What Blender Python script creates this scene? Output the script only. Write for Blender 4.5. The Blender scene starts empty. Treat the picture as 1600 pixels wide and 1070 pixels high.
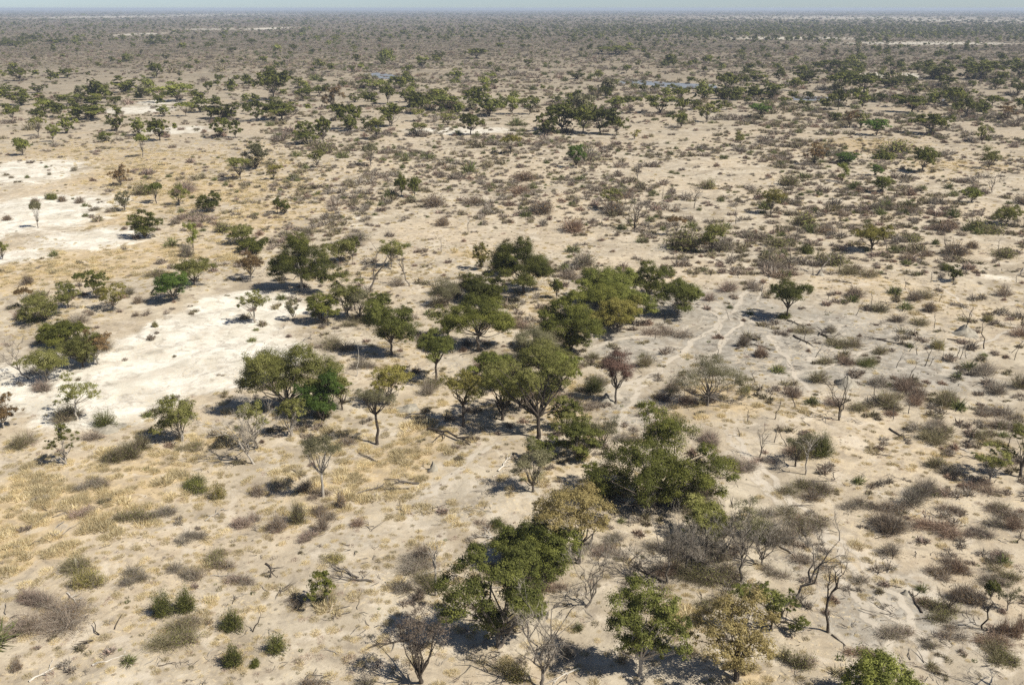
import bpy, math, random
import numpy as np
R = math.radians
C = bpy.context.scene.collection
sc = bpy.context.scene

# ---------------------------------------------------------------- camera, sky, sun, exposure
H = 45.0
F = 1450.0                      # focal length in photograph pixels (1600 wide)
PITCH = math.atan((535 - 13) / F)
cam = bpy.data.cameras.new('camera'); co = bpy.data.objects.new('camera', cam); C.objects.link(co)
cam.sensor_width = 36; cam.lens = 36 * F / 1600
cam.clip_start = 1; cam.clip_end = 60000
co.location = (0, 0, H); co.rotation_euler = (math.pi / 2 - PITCH, 0, 0)
sc.camera = co
SUN_EL, SUN_AZ = R(49), R(-25)  # azimuth measured from +X
sx, sy = math.cos(SUN_AZ), math.sin(SUN_AZ)
w = bpy.data.worlds.new('World'); sc.world = w; w.use_nodes = True
nt = w.node_tree
sky = nt.nodes.new('ShaderNodeTexSky'); sky.sky_type = 'NISHITA'; sky.sun_disc = False
sky.sun_elevation = SUN_EL; sky.sun_rotation = math.atan2(sx, sy)
sky.dust_density = 0.3; sky.air_density = 0.48; sky.ozone_density = 1.2
bg = nt.nodes['Background']; bg.inputs['Strength'].default_value = 0.082
nt.links.new(sky.outputs[0], bg.inputs['Color'])
sl = bpy.data.lights.new('sun', 'SUN'); sl.energy = 5.0; sl.angle = R(0.53); sl.color = (1.0, 0.945, 0.86)
so = bpy.data.objects.new('sun', sl); C.objects.link(so)
from mathutils import Vector, Matrix
so.rotation_euler = Vector((-sx * math.cos(SUN_EL), -sy * math.cos(SUN_EL), -math.sin(SUN_EL))).to_track_quat('-Z', 'Y').to_euler()
sc.view_settings.view_transform = 'Standard'; sc.view_settings.look = 'None'
sc.view_settings.exposure = 0.32; sc.view_settings.gamma = 1
sc.cycles.max_bounces = 5; sc.cycles.volume_bounces = 1
sc.cycles.transparent_max_bounces = 8
sc.cycles.use_denoising = False

rng = np.random.default_rng(7)
random.seed(7)
cP, sP = math.cos(PITCH), math.sin(PITCH)

def at(px, py):
    """ground point (x, y) and camera depth seen at a photograph pixel"""
    u, v = (px - 800) / F, -(py - 535) / F
    dz = -sP + v * cP
    t = H / -dz
    return t * u, t * (cP + v * sP), t
def at_np(px, py):
    u, v = (px - 800) / F, -(py - 535) / F
    t = H / -(-sP + v * cP)
    return t * u, t * (cP + v * sP), t
def to_px(x, y, z=0.0):
    d = y * cP + (H - z) * sP
    return 800 + F * x / d, 535 - F * (y * sP - (H - z) * cP) / d

def hgt(x, y):
    d = np.hypot(x, y)
    fade = np.clip((420 - d) / 200, 0, 1)
    return fade * (0.22 * np.sin(x * .11 + 1.3) * np.sin(y * .093 + .4) + 0.12 * np.sin(x * .31 + y * .17) + 0.06 * np.sin(x * .7 - y * .55 + 2))

# ---------------------------------------------------------------- mesh helpers
def build_mesh(name, V, T=None, Q=None, mats=(), tint=None, smooth=False, mi=None):
    """V verts, T triangles, Q quads; tint is a float per vertex"""
    me = bpy.data.meshes.new(name)
    V = np.asarray(V, dtype=np.float32)
    T = np.zeros((0, 3), np.int32) if T is None or len(T) == 0 else np.asarray(T, np.int32)
    Q = np.zeros((0, 4), np.int32) if Q is None or len(Q) == 0 else np.asarray(Q, np.int32)
    me.vertices.add(len(V)); me.vertices.foreach_set('co', V.ravel())
    idx = np.concatenate([T.ravel(), Q.ravel()])
    me.loops.add(len(idx)); me.loops.foreach_set('vertex_index', idx)
    n = len(T) + len(Q)
    me.polygons.add(n)
    st = np.concatenate([np.arange(len(T)) * 3, len(T) * 3 + np.arange(len(Q)) * 4]).astype(np.int32)
    me.polygons.foreach_set('loop_start', st)
    me.polygons.foreach_set('loop_total', np.concatenate([np.full(len(T), 3), np.full(len(Q), 4)]).astype(np.int32))
    if smooth: me.polygons.foreach_set('use_smooth', np.ones(n, bool))
    for m in mats: me.materials.append(m)
    if mi is not None: me.polygons.foreach_set('material_index', np.asarray(mi, np.int32))
    if tint is not None:
        a = me.attributes.new('tint', 'FLOAT', 'POINT'); a.data.foreach_set('value', np.asarray(tint, np.float32))
    me.update(calc_edges=True); me.validate()
    return me

class Tubes:
    def __init__(s): s.V = []; s.Q = []; s.T = []; s.n = 0
    def add(s, P, r, k=5):
        P = np.asarray(P, float); r = np.asarray(r, float); m = len(P)
        d = np.gradient(P, axis=0); d /= np.linalg.norm(d, axis=1)[:, None] + 1e-9
        ref = np.array([0.31, 0.87, 0.38]); a = np.cross(d, ref); a /= np.linalg.norm(a, axis=1)[:, None] + 1e-9
        b = np.cross(d, a)
        th = np.arange(k) * 2 * math.pi / k
        V = P[:, None, :] + r[:, None, None] * (np.cos(th)[None, :, None] * a[:, None, :] + np.sin(th)[None, :, None] * b[:, None, :])
        i = np.arange(m - 1)[:, None] * k; j = np.arange(k)[None, :]; j2 = (j + 1) % k
        Q = np.stack([i + j, i + j2, i + k + j2, i + k + j], -1).reshape(-1, 4) + s.n
        s.V.append(V.reshape(-1, 3)); s.Q.append(Q)
        T = [[s.n + (m - 1) * k + q, s.n + (m - 1) * k + (q + 1) % k, s.n + (m - 1) * k + (q + 2) % k] for q in range(0, k - 2, 2)]
        s.T.append(np.array(T, int).reshape(-1, 3)); s.n += m * k
    def mesh(s, name, mat):
        V = np.concatenate(s.V); return build_mesh(name, V, np.concatenate(s.T), np.concatenate(s.Q), [mat], rng.random(len(V)), smooth=True)

def curve_pts(a, b, n, wob, sag=0.0):
    a = np.asarray(a, float); b = np.asarray(b, float); L = np.linalg.norm(b - a)
    t = np.linspace(0, 1, n)[:, None]
    P = a + (b - a) * t
    off = rng.normal(0, wob * L * .7, (n, 3)); off[0] = 0; off[-1] = 0
    P += off; P[:, 2] += (sag * L * np.sin(t[:, 0] * math.pi))
    return P

def unit(v): return v / (np.linalg.norm(v, axis=-1, keepdims=True) + 1e-9)

def grow(tb, p, d, L, r, lev, spread=.7, up=.15, wob=.12, k=5, kids=(2, 4), tip=.35):
    """bare limb with side limbs"""
    n = 4 if lev > 1 else 5
    P = [np.array(p, float)]; d = np.array(d, float)
    for i in range(n - 1):
        d = unit(d + rng.normal(0, wob * 1.6, 3) + np.array([0, 0, up * .35])); P.append(P[-1] + d * L / (n - 1))
    P = np.array(P); tb.add(P, np.linspace(r, r * tip, n), k)
    if lev <= 0: return
    for _ in range(rng.integers(kids[0], kids[1] + 1)):
        t = rng.uniform(.3, .98); i = min(int(t * (n - 1)), n - 2); q = P[i] + (P[i + 1] - P[i]) * (t * (n - 1) - i)
        dd = unit(unit(P[i + 1] - P[i]) + rng.normal(0, spread, 3) * np.array([1, 1, .7]) + np.array([0, 0, up]))
        grow(tb, q, dd, L * rng.uniform(.45, .75), r * (1 - t * (1 - tip)) * .62, lev - 1, spread, up, wob, max(3, k - 1), kids, tip)

def leaf_quads(P, N, s, asp=.62):
    """leaf-cluster faces at P with normals near N and sizes s"""
    n = len(P); N = unit(N); a = unit(np.cross(N, rng.normal(0, 1, (n, 3)))); b = np.cross(N, a)
    s = np.broadcast_to(np.asarray(s, float), (n,))[:, None] * rng.uniform(.6, 1.35, (n, 1)) * .5
    bend = N * s * .35
    V = np.stack([P + a * s + bend * rng.uniform(-1, 1, (n, 1)), P + b * s * asp, P - a * s + bend * rng.uniform(-1, 1, (n, 1)), P - b * s * asp * rng.uniform(.4, 1, (n, 1))], 1).reshape(-1, 3)
    Q = np.arange(n * 4).reshape(-1, 4)
    return V, Q

def twig_tris(P0, P1, wd):
    n = len(P0); d = unit(P1 - P0); a = unit(np.cross(d, rng.normal(0, 1, (n, 3)))) * np.broadcast_to(np.asarray(wd, float), (n,))[:, None] * .5
    V = np.stack([P0 - a, P0 + a, P1], 1).reshape(-1, 3)
    return V, np.arange(n * 3).reshape(-1, 3)

# ---------------------------------------------------------------- materials
def new_mat(name):
    m = bpy.data.materials.new(name); m.use_nodes = True; n = m.node_tree
    for x in list(n.nodes): n.nodes.remove(x)
    out = n.nodes.new('ShaderNodeOutputMaterial'); return m, n, out
def ramp(n, stops):
    r = n.nodes.new('ShaderNodeValToRGB'); e = r.color_ramp.elements
    e[0].position = stops[0][0]; e[0].color = (*stops[0][1], 1); e[1].position = stops[-1][0]; e[1].color = (*stops[-1][1], 1)
    for p, c in stops[1:-1]: q = e.new(p); q.color = (*c, 1)
    return r
def leaf_mat(name, c0, c1, c2, trans=.28, rough=.75, spec=.15):
    m, n, out = new_mat(name); L = n.links.new
    at_ = n.nodes.new('ShaderNodeAttribute'); at_.attribute_name = 'tint'
    rp = ramp(n, [(0, c0), (.5, c1), (1, c2)]); L(at_.outputs['Fac'], rp.inputs[0])
    oi = n.nodes.new('ShaderNodeObjectInfo'); mr = n.nodes.new('ShaderNodeMapRange'); mr.inputs[3].default_value = .72; mr.inputs[4].default_value = 1.3
    L(oi.outputs['Random'], mr.inputs[0])
    hs = n.nodes.new('ShaderNodeHueSaturation'); L(rp.outputs[0], hs.inputs['Color']); L(mr.outputs[0], hs.inputs['Value'])
    pb = n.nodes.new('ShaderNodeBsdfPrincipled'); L(hs.outputs[0], pb.inputs['Base Color']); pb.inputs['Roughness'].default_value = rough
    pb.inputs['Specular IOR Level'].default_value = spec
    if trans > 0:
        tr = n.nodes.new('ShaderNodeBsdfTranslucent'); L(hs.outputs[0], tr.inputs[0])
        mx = n.nodes.new('ShaderNodeMixShader'); mx.inputs[0].default_value = trans
        L(pb.outputs[0], mx.inputs[1]); L(tr.outputs[0], mx.inputs[2]); L(mx.outputs[0], out.inputs[0])
    else: L(pb.outputs[0], out.inputs[0])
    return m
LM = {
 'D': leaf_mat('leaf_dark_green', (0.034, 0.039, 0.008), (0.105, 0.112, 0.02), (0.225, 0.225, 0.045), spec=.3),
 'G': leaf_mat('leaf_fresh_green', (0.035, 0.066, 0.011), (0.088, 0.144, 0.022), (0.182, 0.247, 0.046), spec=.3),
 'M': leaf_mat('leaf_mid_green', (0.048, 0.058, 0.012), (0.155, 0.168, 0.034), (0.32, 0.33, 0.078), spec=.3),
 'O': leaf_mat('leaf_olive', (0.075, 0.078, 0.02), (0.185, 0.185, 0.052), (0.34, 0.325, 0.12)),
 'Y': leaf_mat('leaf_yellowing', (0.1, 0.095, 0.022), (0.225, 0.2, 0.05), (0.37, 0.325, 0.1)),
 'S': leaf_mat('leaf_grey_green', (.11, .105, .055), (.18, .168, .09), (.27, .25, .145)),
 'R': leaf_mat('leaf_crimson', (0.07, 0.045, 0.033), (0.135, 0.08, 0.06), (0.2, 0.135, 0.1)),
 'K': leaf_mat('leaf_dusky', (.085, .066, .050), (.145, .115, .088), (.22, .18, .14)),
 'W': leaf_mat('leaf_straw', (.17, .135, .05), (.30, .24, .095), (.44, .36, .17)),
 'B': leaf_mat('leaf_brown', (.11, .072, .035), (.19, .125, .058), (.29, .20, .09)),
}
TM = {
 'grey': leaf_mat('twig_grey', (0.15, 0.13, 0.1), (0.3, 0.265, 0.21), (0.44, 0.39, 0.315), trans=.1),
 'brown': leaf_mat('twig_brown', (0.135, 0.1, 0.075), (0.26, 0.205, 0.155), (0.39, 0.32, 0.25), trans=.1),
 'rust': leaf_mat('twig_rust', (0.16, 0.105, 0.075), (0.3, 0.21, 0.15), (0.43, 0.32, 0.235), trans=.1),
 'olive': leaf_mat('twig_olive', (0.12, 0.1, 0.055), (0.24, 0.208, 0.12), (0.36, 0.32, 0.195), trans=.15),
 'green': leaf_mat('twig_green', (0.072, 0.085, 0.026), (0.152, 0.174, 0.055), (0.246, 0.261, 0.094), trans=.15),
 'gold': leaf_mat('twig_straw', (0.38, 0.3, 0.16), (0.6, 0.5, 0.29), (0.76, 0.67, 0.43), trans=.2),
 'pink': leaf_mat('twig_pinkish', (0.195, 0.137, 0.111), (0.362, 0.268, 0.210), (0.507, 0.392, 0.319), trans=.1),
}
def bark(name, c0, c1):
    m, n, out = new_mat(name); L = n.links.new
    tc = n.nodes.new('ShaderNodeTexCoord'); nz = n.nodes.new('ShaderNodeTexNoise'); nz.inputs['Scale'].default_value = 3.5; nz.inputs['Detail'].default_value = 6
    L(tc.outputs['Object'], nz.inputs['Vector']); rp = ramp(n, [(.3, c0), (.7, c1)]); L(nz.outputs[0], rp.inputs[0])
    pb = n.nodes.new('ShaderNodeBsdfPrincipled'); pb.inputs['Roughness'].default_value = .9; pb.inputs['Specular IOR Level'].default_value = .1
    L(rp.outputs[0], pb.inputs['Base Color']); L(pb.outputs[0], out.inputs[0]); return m
BK = {'dark': bark('bark_dark', (.045, .036, .028), (.12, .10, .08)), 'mid': bark('bark_grey', (.10, .085, .07), (.21, .185, .155)),
      'pale': bark('bark_pale', (.28, .245, .20), (.46, .42, .35)), 'white': bark('wood_bleached', (.42, .38, .31), (.66, .61, .52))}

# ---------------------------------------------------------------- tagging
ALL = []          # things: dict(o, x, y, cat, desc, label)
def tag(o, label, cat, group=None):
    o['label'] = label; o['category'] = cat
    if group: o['group'] = group
def link(o): C.objects.link(o); return o
def obj(name, me, parent=None, loc=(0, 0, 0)):
    o = bpy.data.objects.new(name, me); o.location = loc; C.objects.link(o)
    if parent: o.parent = parent
    return o

# ---------------------------------------------------------------- crowns
def crown_points(lobes, n, sub=.30, flat=.75, hollow=.55):
    """points for leaves: lobes are (centre, radius); every lobe is made of smaller clumps"""
    vol = np.array([r ** 2 for c, r in lobes]); vol = vol / vol.sum()
    P = []; N = []; T = []
    for (c, r), f in zip(lobes, vol):
        m = max(12, int(n * f)); c = np.asarray(c); lt = rng.uniform(0, .34)
        k = int(np.clip(m / 45, 6, 26))
        u = unit(rng.normal(0, 1, (k, 3))); u[:, 2] = np.where(u[:, 2] < -.35, -u[:, 2] * .5, u[:, 2])
        sc_ = c + u * r * rng.uniform(hollow, 1.0, (k, 1)) * np.array([1, 1, flat])
        ct = rng.random(k)
        i = rng.integers(0, k, m)
        cr = rng.uniform(.6, 1.35, k)
        g = rng.normal(0, 1, (m, 3)) * (r * sub * .55 * cr[i])[:, None] * np.array([1, 1, .6])
        p = sc_[i] + g
        P.append(p); N.append(unit(p - c) * .5 + unit(g) * .6 + rng.normal(0, .4, (m, 3)) + np.array([0, 0, .6]))
        T.append(np.clip(ct[i] * .38 + rng.random(m) * .34 + lt, 0, 1))
    return np.concatenate(P), np.concatenate(N), np.concatenate(T)

def auto_lobes(W, z0, z1, dens, shape='round'):
    """ellipsoidal crown of width W between heights z0 and z1 made of lobes"""
    n = {'thin': 8, 'dense': 15, 'umbrella': 11}.get(shape, 11) + int(rng.integers(0, 6))
    hz = (z1 - z0) / 2; zc = (z1 + z0) / 2; out = []
    for i in range(n):
        a = i * 2.4 + rng.uniform(-.5, .5)
        if shape == 'umbrella':
            rr = math.sqrt((i + .5) / n) * .40 * W; z = z1 - .22 * (z1 - z0) - (rr / W) ** 2 * 1.6 * hz * rng.uniform(.5, 1.2)
        else:
            rr = math.sqrt((i + .5) / n) * .41 * W * rng.uniform(.7, 1.22); z = zc + hz * rng.uniform(-.55, .70) * (1 - (rr / (.55 * W)) ** 2) + (-hz * .35 if i % 3 == 0 else 0)
        r = min(W * rng.uniform(.11, .22), hz * .9) * (1.3 if i < 3 else .95)
        out.append((np.array([math.cos(a) * rr, math.sin(a) * rr, z]), r))
    return out

def make_tree_meshes(W, Ht, kind, leaf, cover=2.4, lobes=None, crown0=.36, shape='round', bark_k='mid', lean=0.0, lim=90000, trunk_r=None):
    z0, z1 = crown0 * Ht, Ht
    if lobes is None: lobes = auto_lobes(W, z0, z1, cover, shape)
    area = sum(math.pi * r * r for c, r in lobes)
    n = int(min(lim, cover * area / (.26 * leaf * leaf) * .8))
    thin = kind in 'SRK' or shape == 'thin'
    P, N, T = crown_points(lobes, n, sub=.46 if thin else .30, flat=.80, hollow=.25 if thin else .62)
    P[:, 2] = np.maximum(P[:, 2], .15 * Ht * .5)
    V, Q = leaf_quads(P, N, leaf)
    cm = build_mesh('crown', V, None, Q, [LM[kind]], np.repeat(T, 4))
    tb = Tubes(); r0 = trunk_r or max(.07, Ht * .016 + W * .007)
    fork = np.array([lean * Ht * .3, rng.normal(0, .03) * Ht, Ht * crown0 * rng.uniform(.6, .95)])
    nst = 1 if rng.random() < .65 else 2
    tb.add(curve_pts((0, 0, -.15), fork, 5, .03), np.array([1.35, 1.05, .95, .88, .8]) * r0, 7)
    if nst == 2: tb.add(curve_pts((0.1, 0, -.1), fork + np.array([rng.normal(0, .12) * W, rng.normal(0, .12) * W, .1 * Ht]), 5, .04), np.linspace(.8, .5, 5) * r0, 6)
    for c, r in lobes:
        e = c + np.array([0, 0, -r * .15]); mid = fork + (e - fork) * .5 + np.array([0, 0, .02 * Ht]) + rng.normal(0, .05, 3) * W
        Pm = np.array([fork, fork + (mid - fork) * .55 + rng.normal(0, .03, 3) * W, mid, mid + (e - mid) * .6, e])
        tb.add(Pm, r0 * np.array([.6, .42, .28, .18, .07]), 5)
        for _ in range(3 if not thin else 6):
            d = unit(rng.normal(0, 1, 3) + np.array([0, 0, .5])); q = Pm[rng.integers(2, 5)]
            tb.add(curve_pts(q, q + d * r * rng.uniform(.6, 1.05), 4, .08), r0 * np.array([.16, .11, .07, .03]), 4)
    return cm, tb.mesh('trunk', BK[bark_k])

def scale_at(py):
    x, y, t = at(800, py); a = math.atan2(H, y); return t / F, a, t

DESC = {'D': 'dark green tree', 'G': 'fresh green tree', 'M': 'green tree', 'O': 'olive green tree', 'Y': 'yellowing tree', 'S': 'thin grey-green tree', 'R': 'crimson tree', 'B': 'brown-leaved tree', 'K': 'dusky brown tree', 'W': 'straw-yellow tree'}
NAME = {'D': 'dark_evergreen_tree', 'G': 'fresh_green_tree', 'M': 'green_tree', 'O': 'olive_green_tree', 'Y': 'yellowing_tree', 'S': 'grey_green_tree', 'R': 'crimson_tree', 'B': 'brown_leaved_tree', 'K': 'dusky_brown_tree', 'W': 'straw_yellow_tree'}
def reg(o, x, y, cat, desc, label=None, short=None, size=0):
    px, py = to_px(x, y); ALL.append(dict(o=o, px=px, py=py, cat=cat, desc=desc, label=label, short=short, size=size))

PROTO = {}
def proto_tree(kind, v, far):
    key = (kind, v, far)
    if key not in PROTO:
        W = 7.0; Ht = [6.2, 7.0, 5.6, 6.6][v % 4]
        shape = ['round', 'dense', 'umbrella', 'thin'][v % 4] if kind not in 'DG' else ['round', 'dense', 'round', 'dense'][v % 4]
        PROTO[key] = (*make_tree_meshes(W, Ht, kind, .50 if far else .30, 2.8 if kind in 'DGM' else 1.8, shape=shape, crown0=[.14, .08, .26, .2][v % 4], bark_k='dark' if v % 2 else 'mid'), W, Ht)
    return PROTO[key]

def tree(px, py, wpx, hpx, kind, label=None, short=None, lobes=None, shape=None, bark_k=None, cover=None, crown0=None, lean=0.0):
    x, y, t = at(px, py); m, a, _ = scale_at(py)
    W = wpx * m; Ht = max(1.2, (hpx - .30 * wpx * math.sin(a)) * m / math.cos(a))
    z = float(hgt(x, y))
    root = bpy.data.objects.new(NAME[kind], None); root.empty_display_size = .5; root.location = (x, y, z); C.objects.link(root)
    dense = kind in 'DGM'
    if lobes is not None or (wpx >= 34 and py > 330):
        leaf = max(.14, t / F * 1.4)
        if kind in 'SRK': leaf *= .8
        lb = None
        if lobes is not None:
            lb = [(np.array([dx * m, rng.uniform(-.16, .16) * W * (1 if i else .1), dy * m / math.cos(a) * .96]), r * m * 1.14) for i, (dx, dy, r) in enumerate(lobes)]
            lb += [(c + np.array([rng.normal(0, .5) * r, rng.normal(0, .9) * r, rng.normal(-.1, .35) * r]), r * rng.uniform(.5, .7)) for c, r in lb]
        cm, tm = make_tree_meshes(W * 1.1, Ht * 1.03, kind, leaf, cover or (2.9 if dense else 1.9 if kind in 'OYBW' else 1.0), lb,
                                  crown0 if crown0 is not None else (.06 if dense else .18), shape or ('dense' if dense else 'thin' if kind in 'SRK' else 'round'),
                                  bark_k or random.choice(['mid', 'dark', 'mid', 'pale']), lean)
        obj('trunk', tm, root); obj('crown', cm, root)
    else:
        cm, tm, W0, H0 = proto_tree(kind, random.randrange(4), t > 330)
        a_ = obj('trunk', tm, root); b_ = obj('crown', cm, root)
        root.scale = (W / W0, W / W0 * random.uniform(.9, 1.1), Ht / H0); root.rotation_euler.z = random.uniform(0, 6.28)
    reg(root, x, y, 'tree', DESC[kind], label, short, wpx)
    return root

# ---------------------------------------------------------------- bushes
def bush_mesh(W, Hb, D, kind, n, wd, leafy=0.0, leafs=.1, multi=1):
    Vs = []; Ts = []; Qs = []; tt = []; off = 0
    cs = [np.zeros(3)] + [np.array([rng.uniform(-.4, .4) * W, rng.uniform(-.4, .4) * D, 0]) for _ in range(multi - 1)]
    for j, c in enumerate(cs):
        s = (1.0 if multi == 1 else rng.uniform(.55, .75)); k = n // len(cs)
        u = rng.normal(0, 1, (k, 3)); u[:, 2] = np.abs(u[:, 2]) + .12; u = unit(u)
        lump = 1 + .22 * np.sin(u[:, 0] * 5 + j * 2 + rng.uniform(0, 6)) * np.sin(u[:, 1] * 4 + rng.uniform(0, 6)) + .16 * np.sin(u[:, 0] * 11 + rng.uniform(0, 6)) * np.cos(u[:, 1] * 9)
        rad = (lump * rng.uniform(.7, 1.08, k))[:, None]
        tip = u * rad * np.array([W / 2, D / 2, Hb]) * s + c
        st = rng.uniform(.05, .75, (k, 1)); start = tip * st + (c * (1 - st)) + rng.normal(0, .04, (k, 3)) * W
        start[:, 2] = np.abs(start[:, 2]) * .9; tip = tip + rng.normal(0, .05, (k, 3)) * W; tip[:, 2] = np.abs(tip[:, 2]) + .03
        V, T = twig_tris(start, tip, wd * rng.uniform(.6, 1.5, k)); Vs.append(V); Ts.append(T + off); off += len(V)
        tn = np.clip(.15 + .55 * rng.random(k) + .25 * st[:, 0], 0, 1); tt.append(np.repeat(tn, 3))
    V = np.concatenate(Vs); T = np.concatenate(Ts)
    other = TM[{'grey': 'brown', 'brown': 'grey', 'rust': 'brown', 'olive': 'brown', 'green': 'olive', 'gold': 'grey', 'pink': 'grey'}[kind]]
    side = (V[::3, 0] / W + rng.normal(0, .35, len(T))) > .18
    me = build_mesh('twigs', V, T, None, [TM[kind], other], np.concatenate(tt), mi=side[:len(T)].astype(int))
    lf = None
    if leafy > 0:
        k = int(n * leafy * 1.6); i = rng.integers(0, len(V) // 3, k)
        P = V[i * 3 + 2] + (V[i * 3] - V[i * 3 + 2]) * rng.uniform(0, .6, (k, 1)) ** 1.5 + rng.normal(0, .03, (k, 3)) * W
        P[:, 2] = np.maximum(P[:, 2], .05)
        Vl, Ql = leaf_quads(P, unit(P) + rng.normal(0, .6, (k, 3)) + np.array([0, 0, .5]), leafs)
        lk = {'green': 'D', 'olive': 'O', 'gold': 'Y', 'grey': 'S', 'brown': 'B', 'rust': 'B', 'pink': 'S'}[kind]
        lf = build_mesh('foliage', Vl, None, Ql, [LM[lk]], np.repeat(rng.random(k), 4))
    return me, lf
BDESC = {'grey': 'grey leafless bush', 'brown': 'brown twiggy bush', 'rust': 'rusty brown bush', 'olive': 'olive bush', 'green': 'dark green bush', 'gold': 'straw-yellow bush', 'pink': 'pinkish grey bush'}
BNAME = {'grey': 'grey_thorn_bush', 'brown': 'brown_thorn_bush', 'rust': 'rusty_bush', 'olive': 'olive_bush', 'green': 'dark_green_bush', 'gold': 'straw_yellow_bush', 'pink': 'pinkish_bush'}
BLEAF = {'grey': .25, 'brown': .2, 'rust': .15, 'olive': .45, 'green': 1.6, 'gold': 1.2, 'pink': .05}
def bush(px, py, wpx, hpx, kind, label=None, short=None):
    """py is the foot of the bush"""
    x, y, t = at(px, py); m, a, _ = scale_at(py)
    W = wpx * m; D = W * .8; Hb = max(.3 * W, (hpx - .30 * wpx * math.sin(a)) * m / math.cos(a))
    y += D * .3
    loc = (x, y, float(hgt(x, y)) - .03)
    area = wpx * hpx * .41
    if wpx >= 30 and py > 420:
        me, lf = bush_mesh(W, Hb, D, kind, int(np.clip(area * 1.3, 500, 2600)), max(.022, t / F * .42), BLEAF[kind], max(.09, t / F * 1.1), 1 if wpx < 50 else 3)
        o = obj(BNAME[kind], me, None, loc)
        if lf: obj('foliage', lf, o)
    else:
        v = random.randrange(4); far = t > 260; key = ('b', kind, v, far)
        if key not in PROTO: PROTO[key] = bush_mesh(3, 1.3, 2.7, kind, 420 if far else 700, .05 if far else .035, BLEAF[kind], .22 if far else .15, [1, 2, 1, 3][v])
        me, lf = PROTO[key]; o = obj(BNAME[kind], me, None, loc); o.rotation_euler.z = random.uniform(0, 6.28)
        o.scale = (W / 3, W / 3, Hb / 1.3)
        if lf: obj('foliage', lf, o)
    reg(o, x, y, 'bush', BDESC[kind], label, short, wpx)
    return o

# ---------------------------------------------------------------- dead wood
def dead_tree(px, py, wpx, hpx, bk='mid', label=None, short=None, lev=3, lean=0.0, limbs=4, twigs=True, name='dead_tree', desc='bare dead tree', low=.35):
    x, y, t = at(px, py); m, a, _ = scale_at(py)
    W = wpx * m; Ht = hpx * m / math.cos(a)
    tb = Tubes(); r = max(.05, .016 * Ht + .004 * W)
    top = np.array([lean * Ht, rng.normal(0, .05) * Ht, Ht * low])
    P = curve_pts((0, 0, -.12), top, 5, .05); tb.add(P, np.array([1.5, 1.1, 1, .9, .85]) * r, 7)
    for i in range(limbs):
        ang = i * 2.4 + rng.uniform(-.4, .4); h = (Ht - top[2]) * (1.0 if i == 0 else rng.uniform(.55, .95))
        e = top + np.array([math.cos(ang) * W * .42 * (.35 if i == 0 else 1) + lean * h, math.sin(ang) * W * .42, h])
        b = P[rng.integers(3, 5)]
        n = 6; Q = curve_pts(b, e, n, .07, .04); tb.add(Q, r * np.linspace(.75, .2, n), 5)
        if lev > 0:
            for _ in range(4):
                j = rng.integers(1, n); d = unit(unit(e - b) + rng.normal(0, .75, 3) + np.array([0, 0, .15]))
                grow(tb, Q[j], d, np.linalg.norm(e - b) * rng.uniform(.3, .55), r * .36, lev - 1, .65, .12, .12, 4, (2, 3))
    root = bpy.data.objects.new(name, None); root.location = (x, y, float(hgt(x, y))); C.objects.link(root)
    root.empty_display_size = .5
    obj('trunk', tb.mesh('trunk', BK[bk]), root)
    if twigs:
        V0 = np.concatenate(tb.V); n = int(np.clip(wpx * hpx * .35, 120, 1600)); sel = V0[rng.integers(0, len(V0), n * 3)]; sel = sel[sel[:, 2] > Ht * .42][:n]
        if len(sel):
            d = unit(unit(sel - np.array([0, 0, Ht * .3])) + rng.normal(0, .5, sel.shape)); L = rng.uniform(.05, .16, (len(sel), 1)) * max(W, Ht * .6)
            V, T = twig_tris(sel, sel + d * L, max(.02, t / F * .35)); obj('twigs', build_mesh('twigs', V, T, None, [TM['grey']], np.repeat(rng.random(len(sel)), 3)), root)
    reg(root, x, y, 'dead tree', desc, label, short, wpx)
    return root

def snag(px, py, hpx, bk='mid', lean=None, label=None):
    x, y, t = at(px, py); m, a, _ = scale_at(py); Ht = hpx * m / math.cos(a)
    lean = rng.normal(0, .3) if lean is None else lean
    tb = Tubes(); r = max(.05, Ht * .022, t / F * .5)
    P = curve_pts((0, 0, -.1), (lean * Ht, rng.normal(0, .08) * Ht, Ht), 6, .035); tb.add(P, r * np.array([1.4, 1, .9, .8, .6, .3]), 6)
    for _ in range(rng.integers(1, 5)):
        j = rng.integers(2, 6); grow(tb, P[j] if j < 6 else P[-1], unit(rng.normal(0, 1, 3) * np.array([1, 1, .4]) + np.array([0, 0, .8])), Ht * rng.uniform(.25, .6), r * .5, 2, .8, .2, .12, 4, (1, 2))
    o = obj('dead_snag', tb.mesh('snag', BK[bk]), None, (x, y, float(hgt(x, y))))
    reg(o, x, y, 'dead tree', {'mid': 'grey', 'dark': 'blackened', 'pale': 'pale', 'white': 'bleached'}[bk] + ' dead snag', label, None, hpx)
    return o

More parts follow.
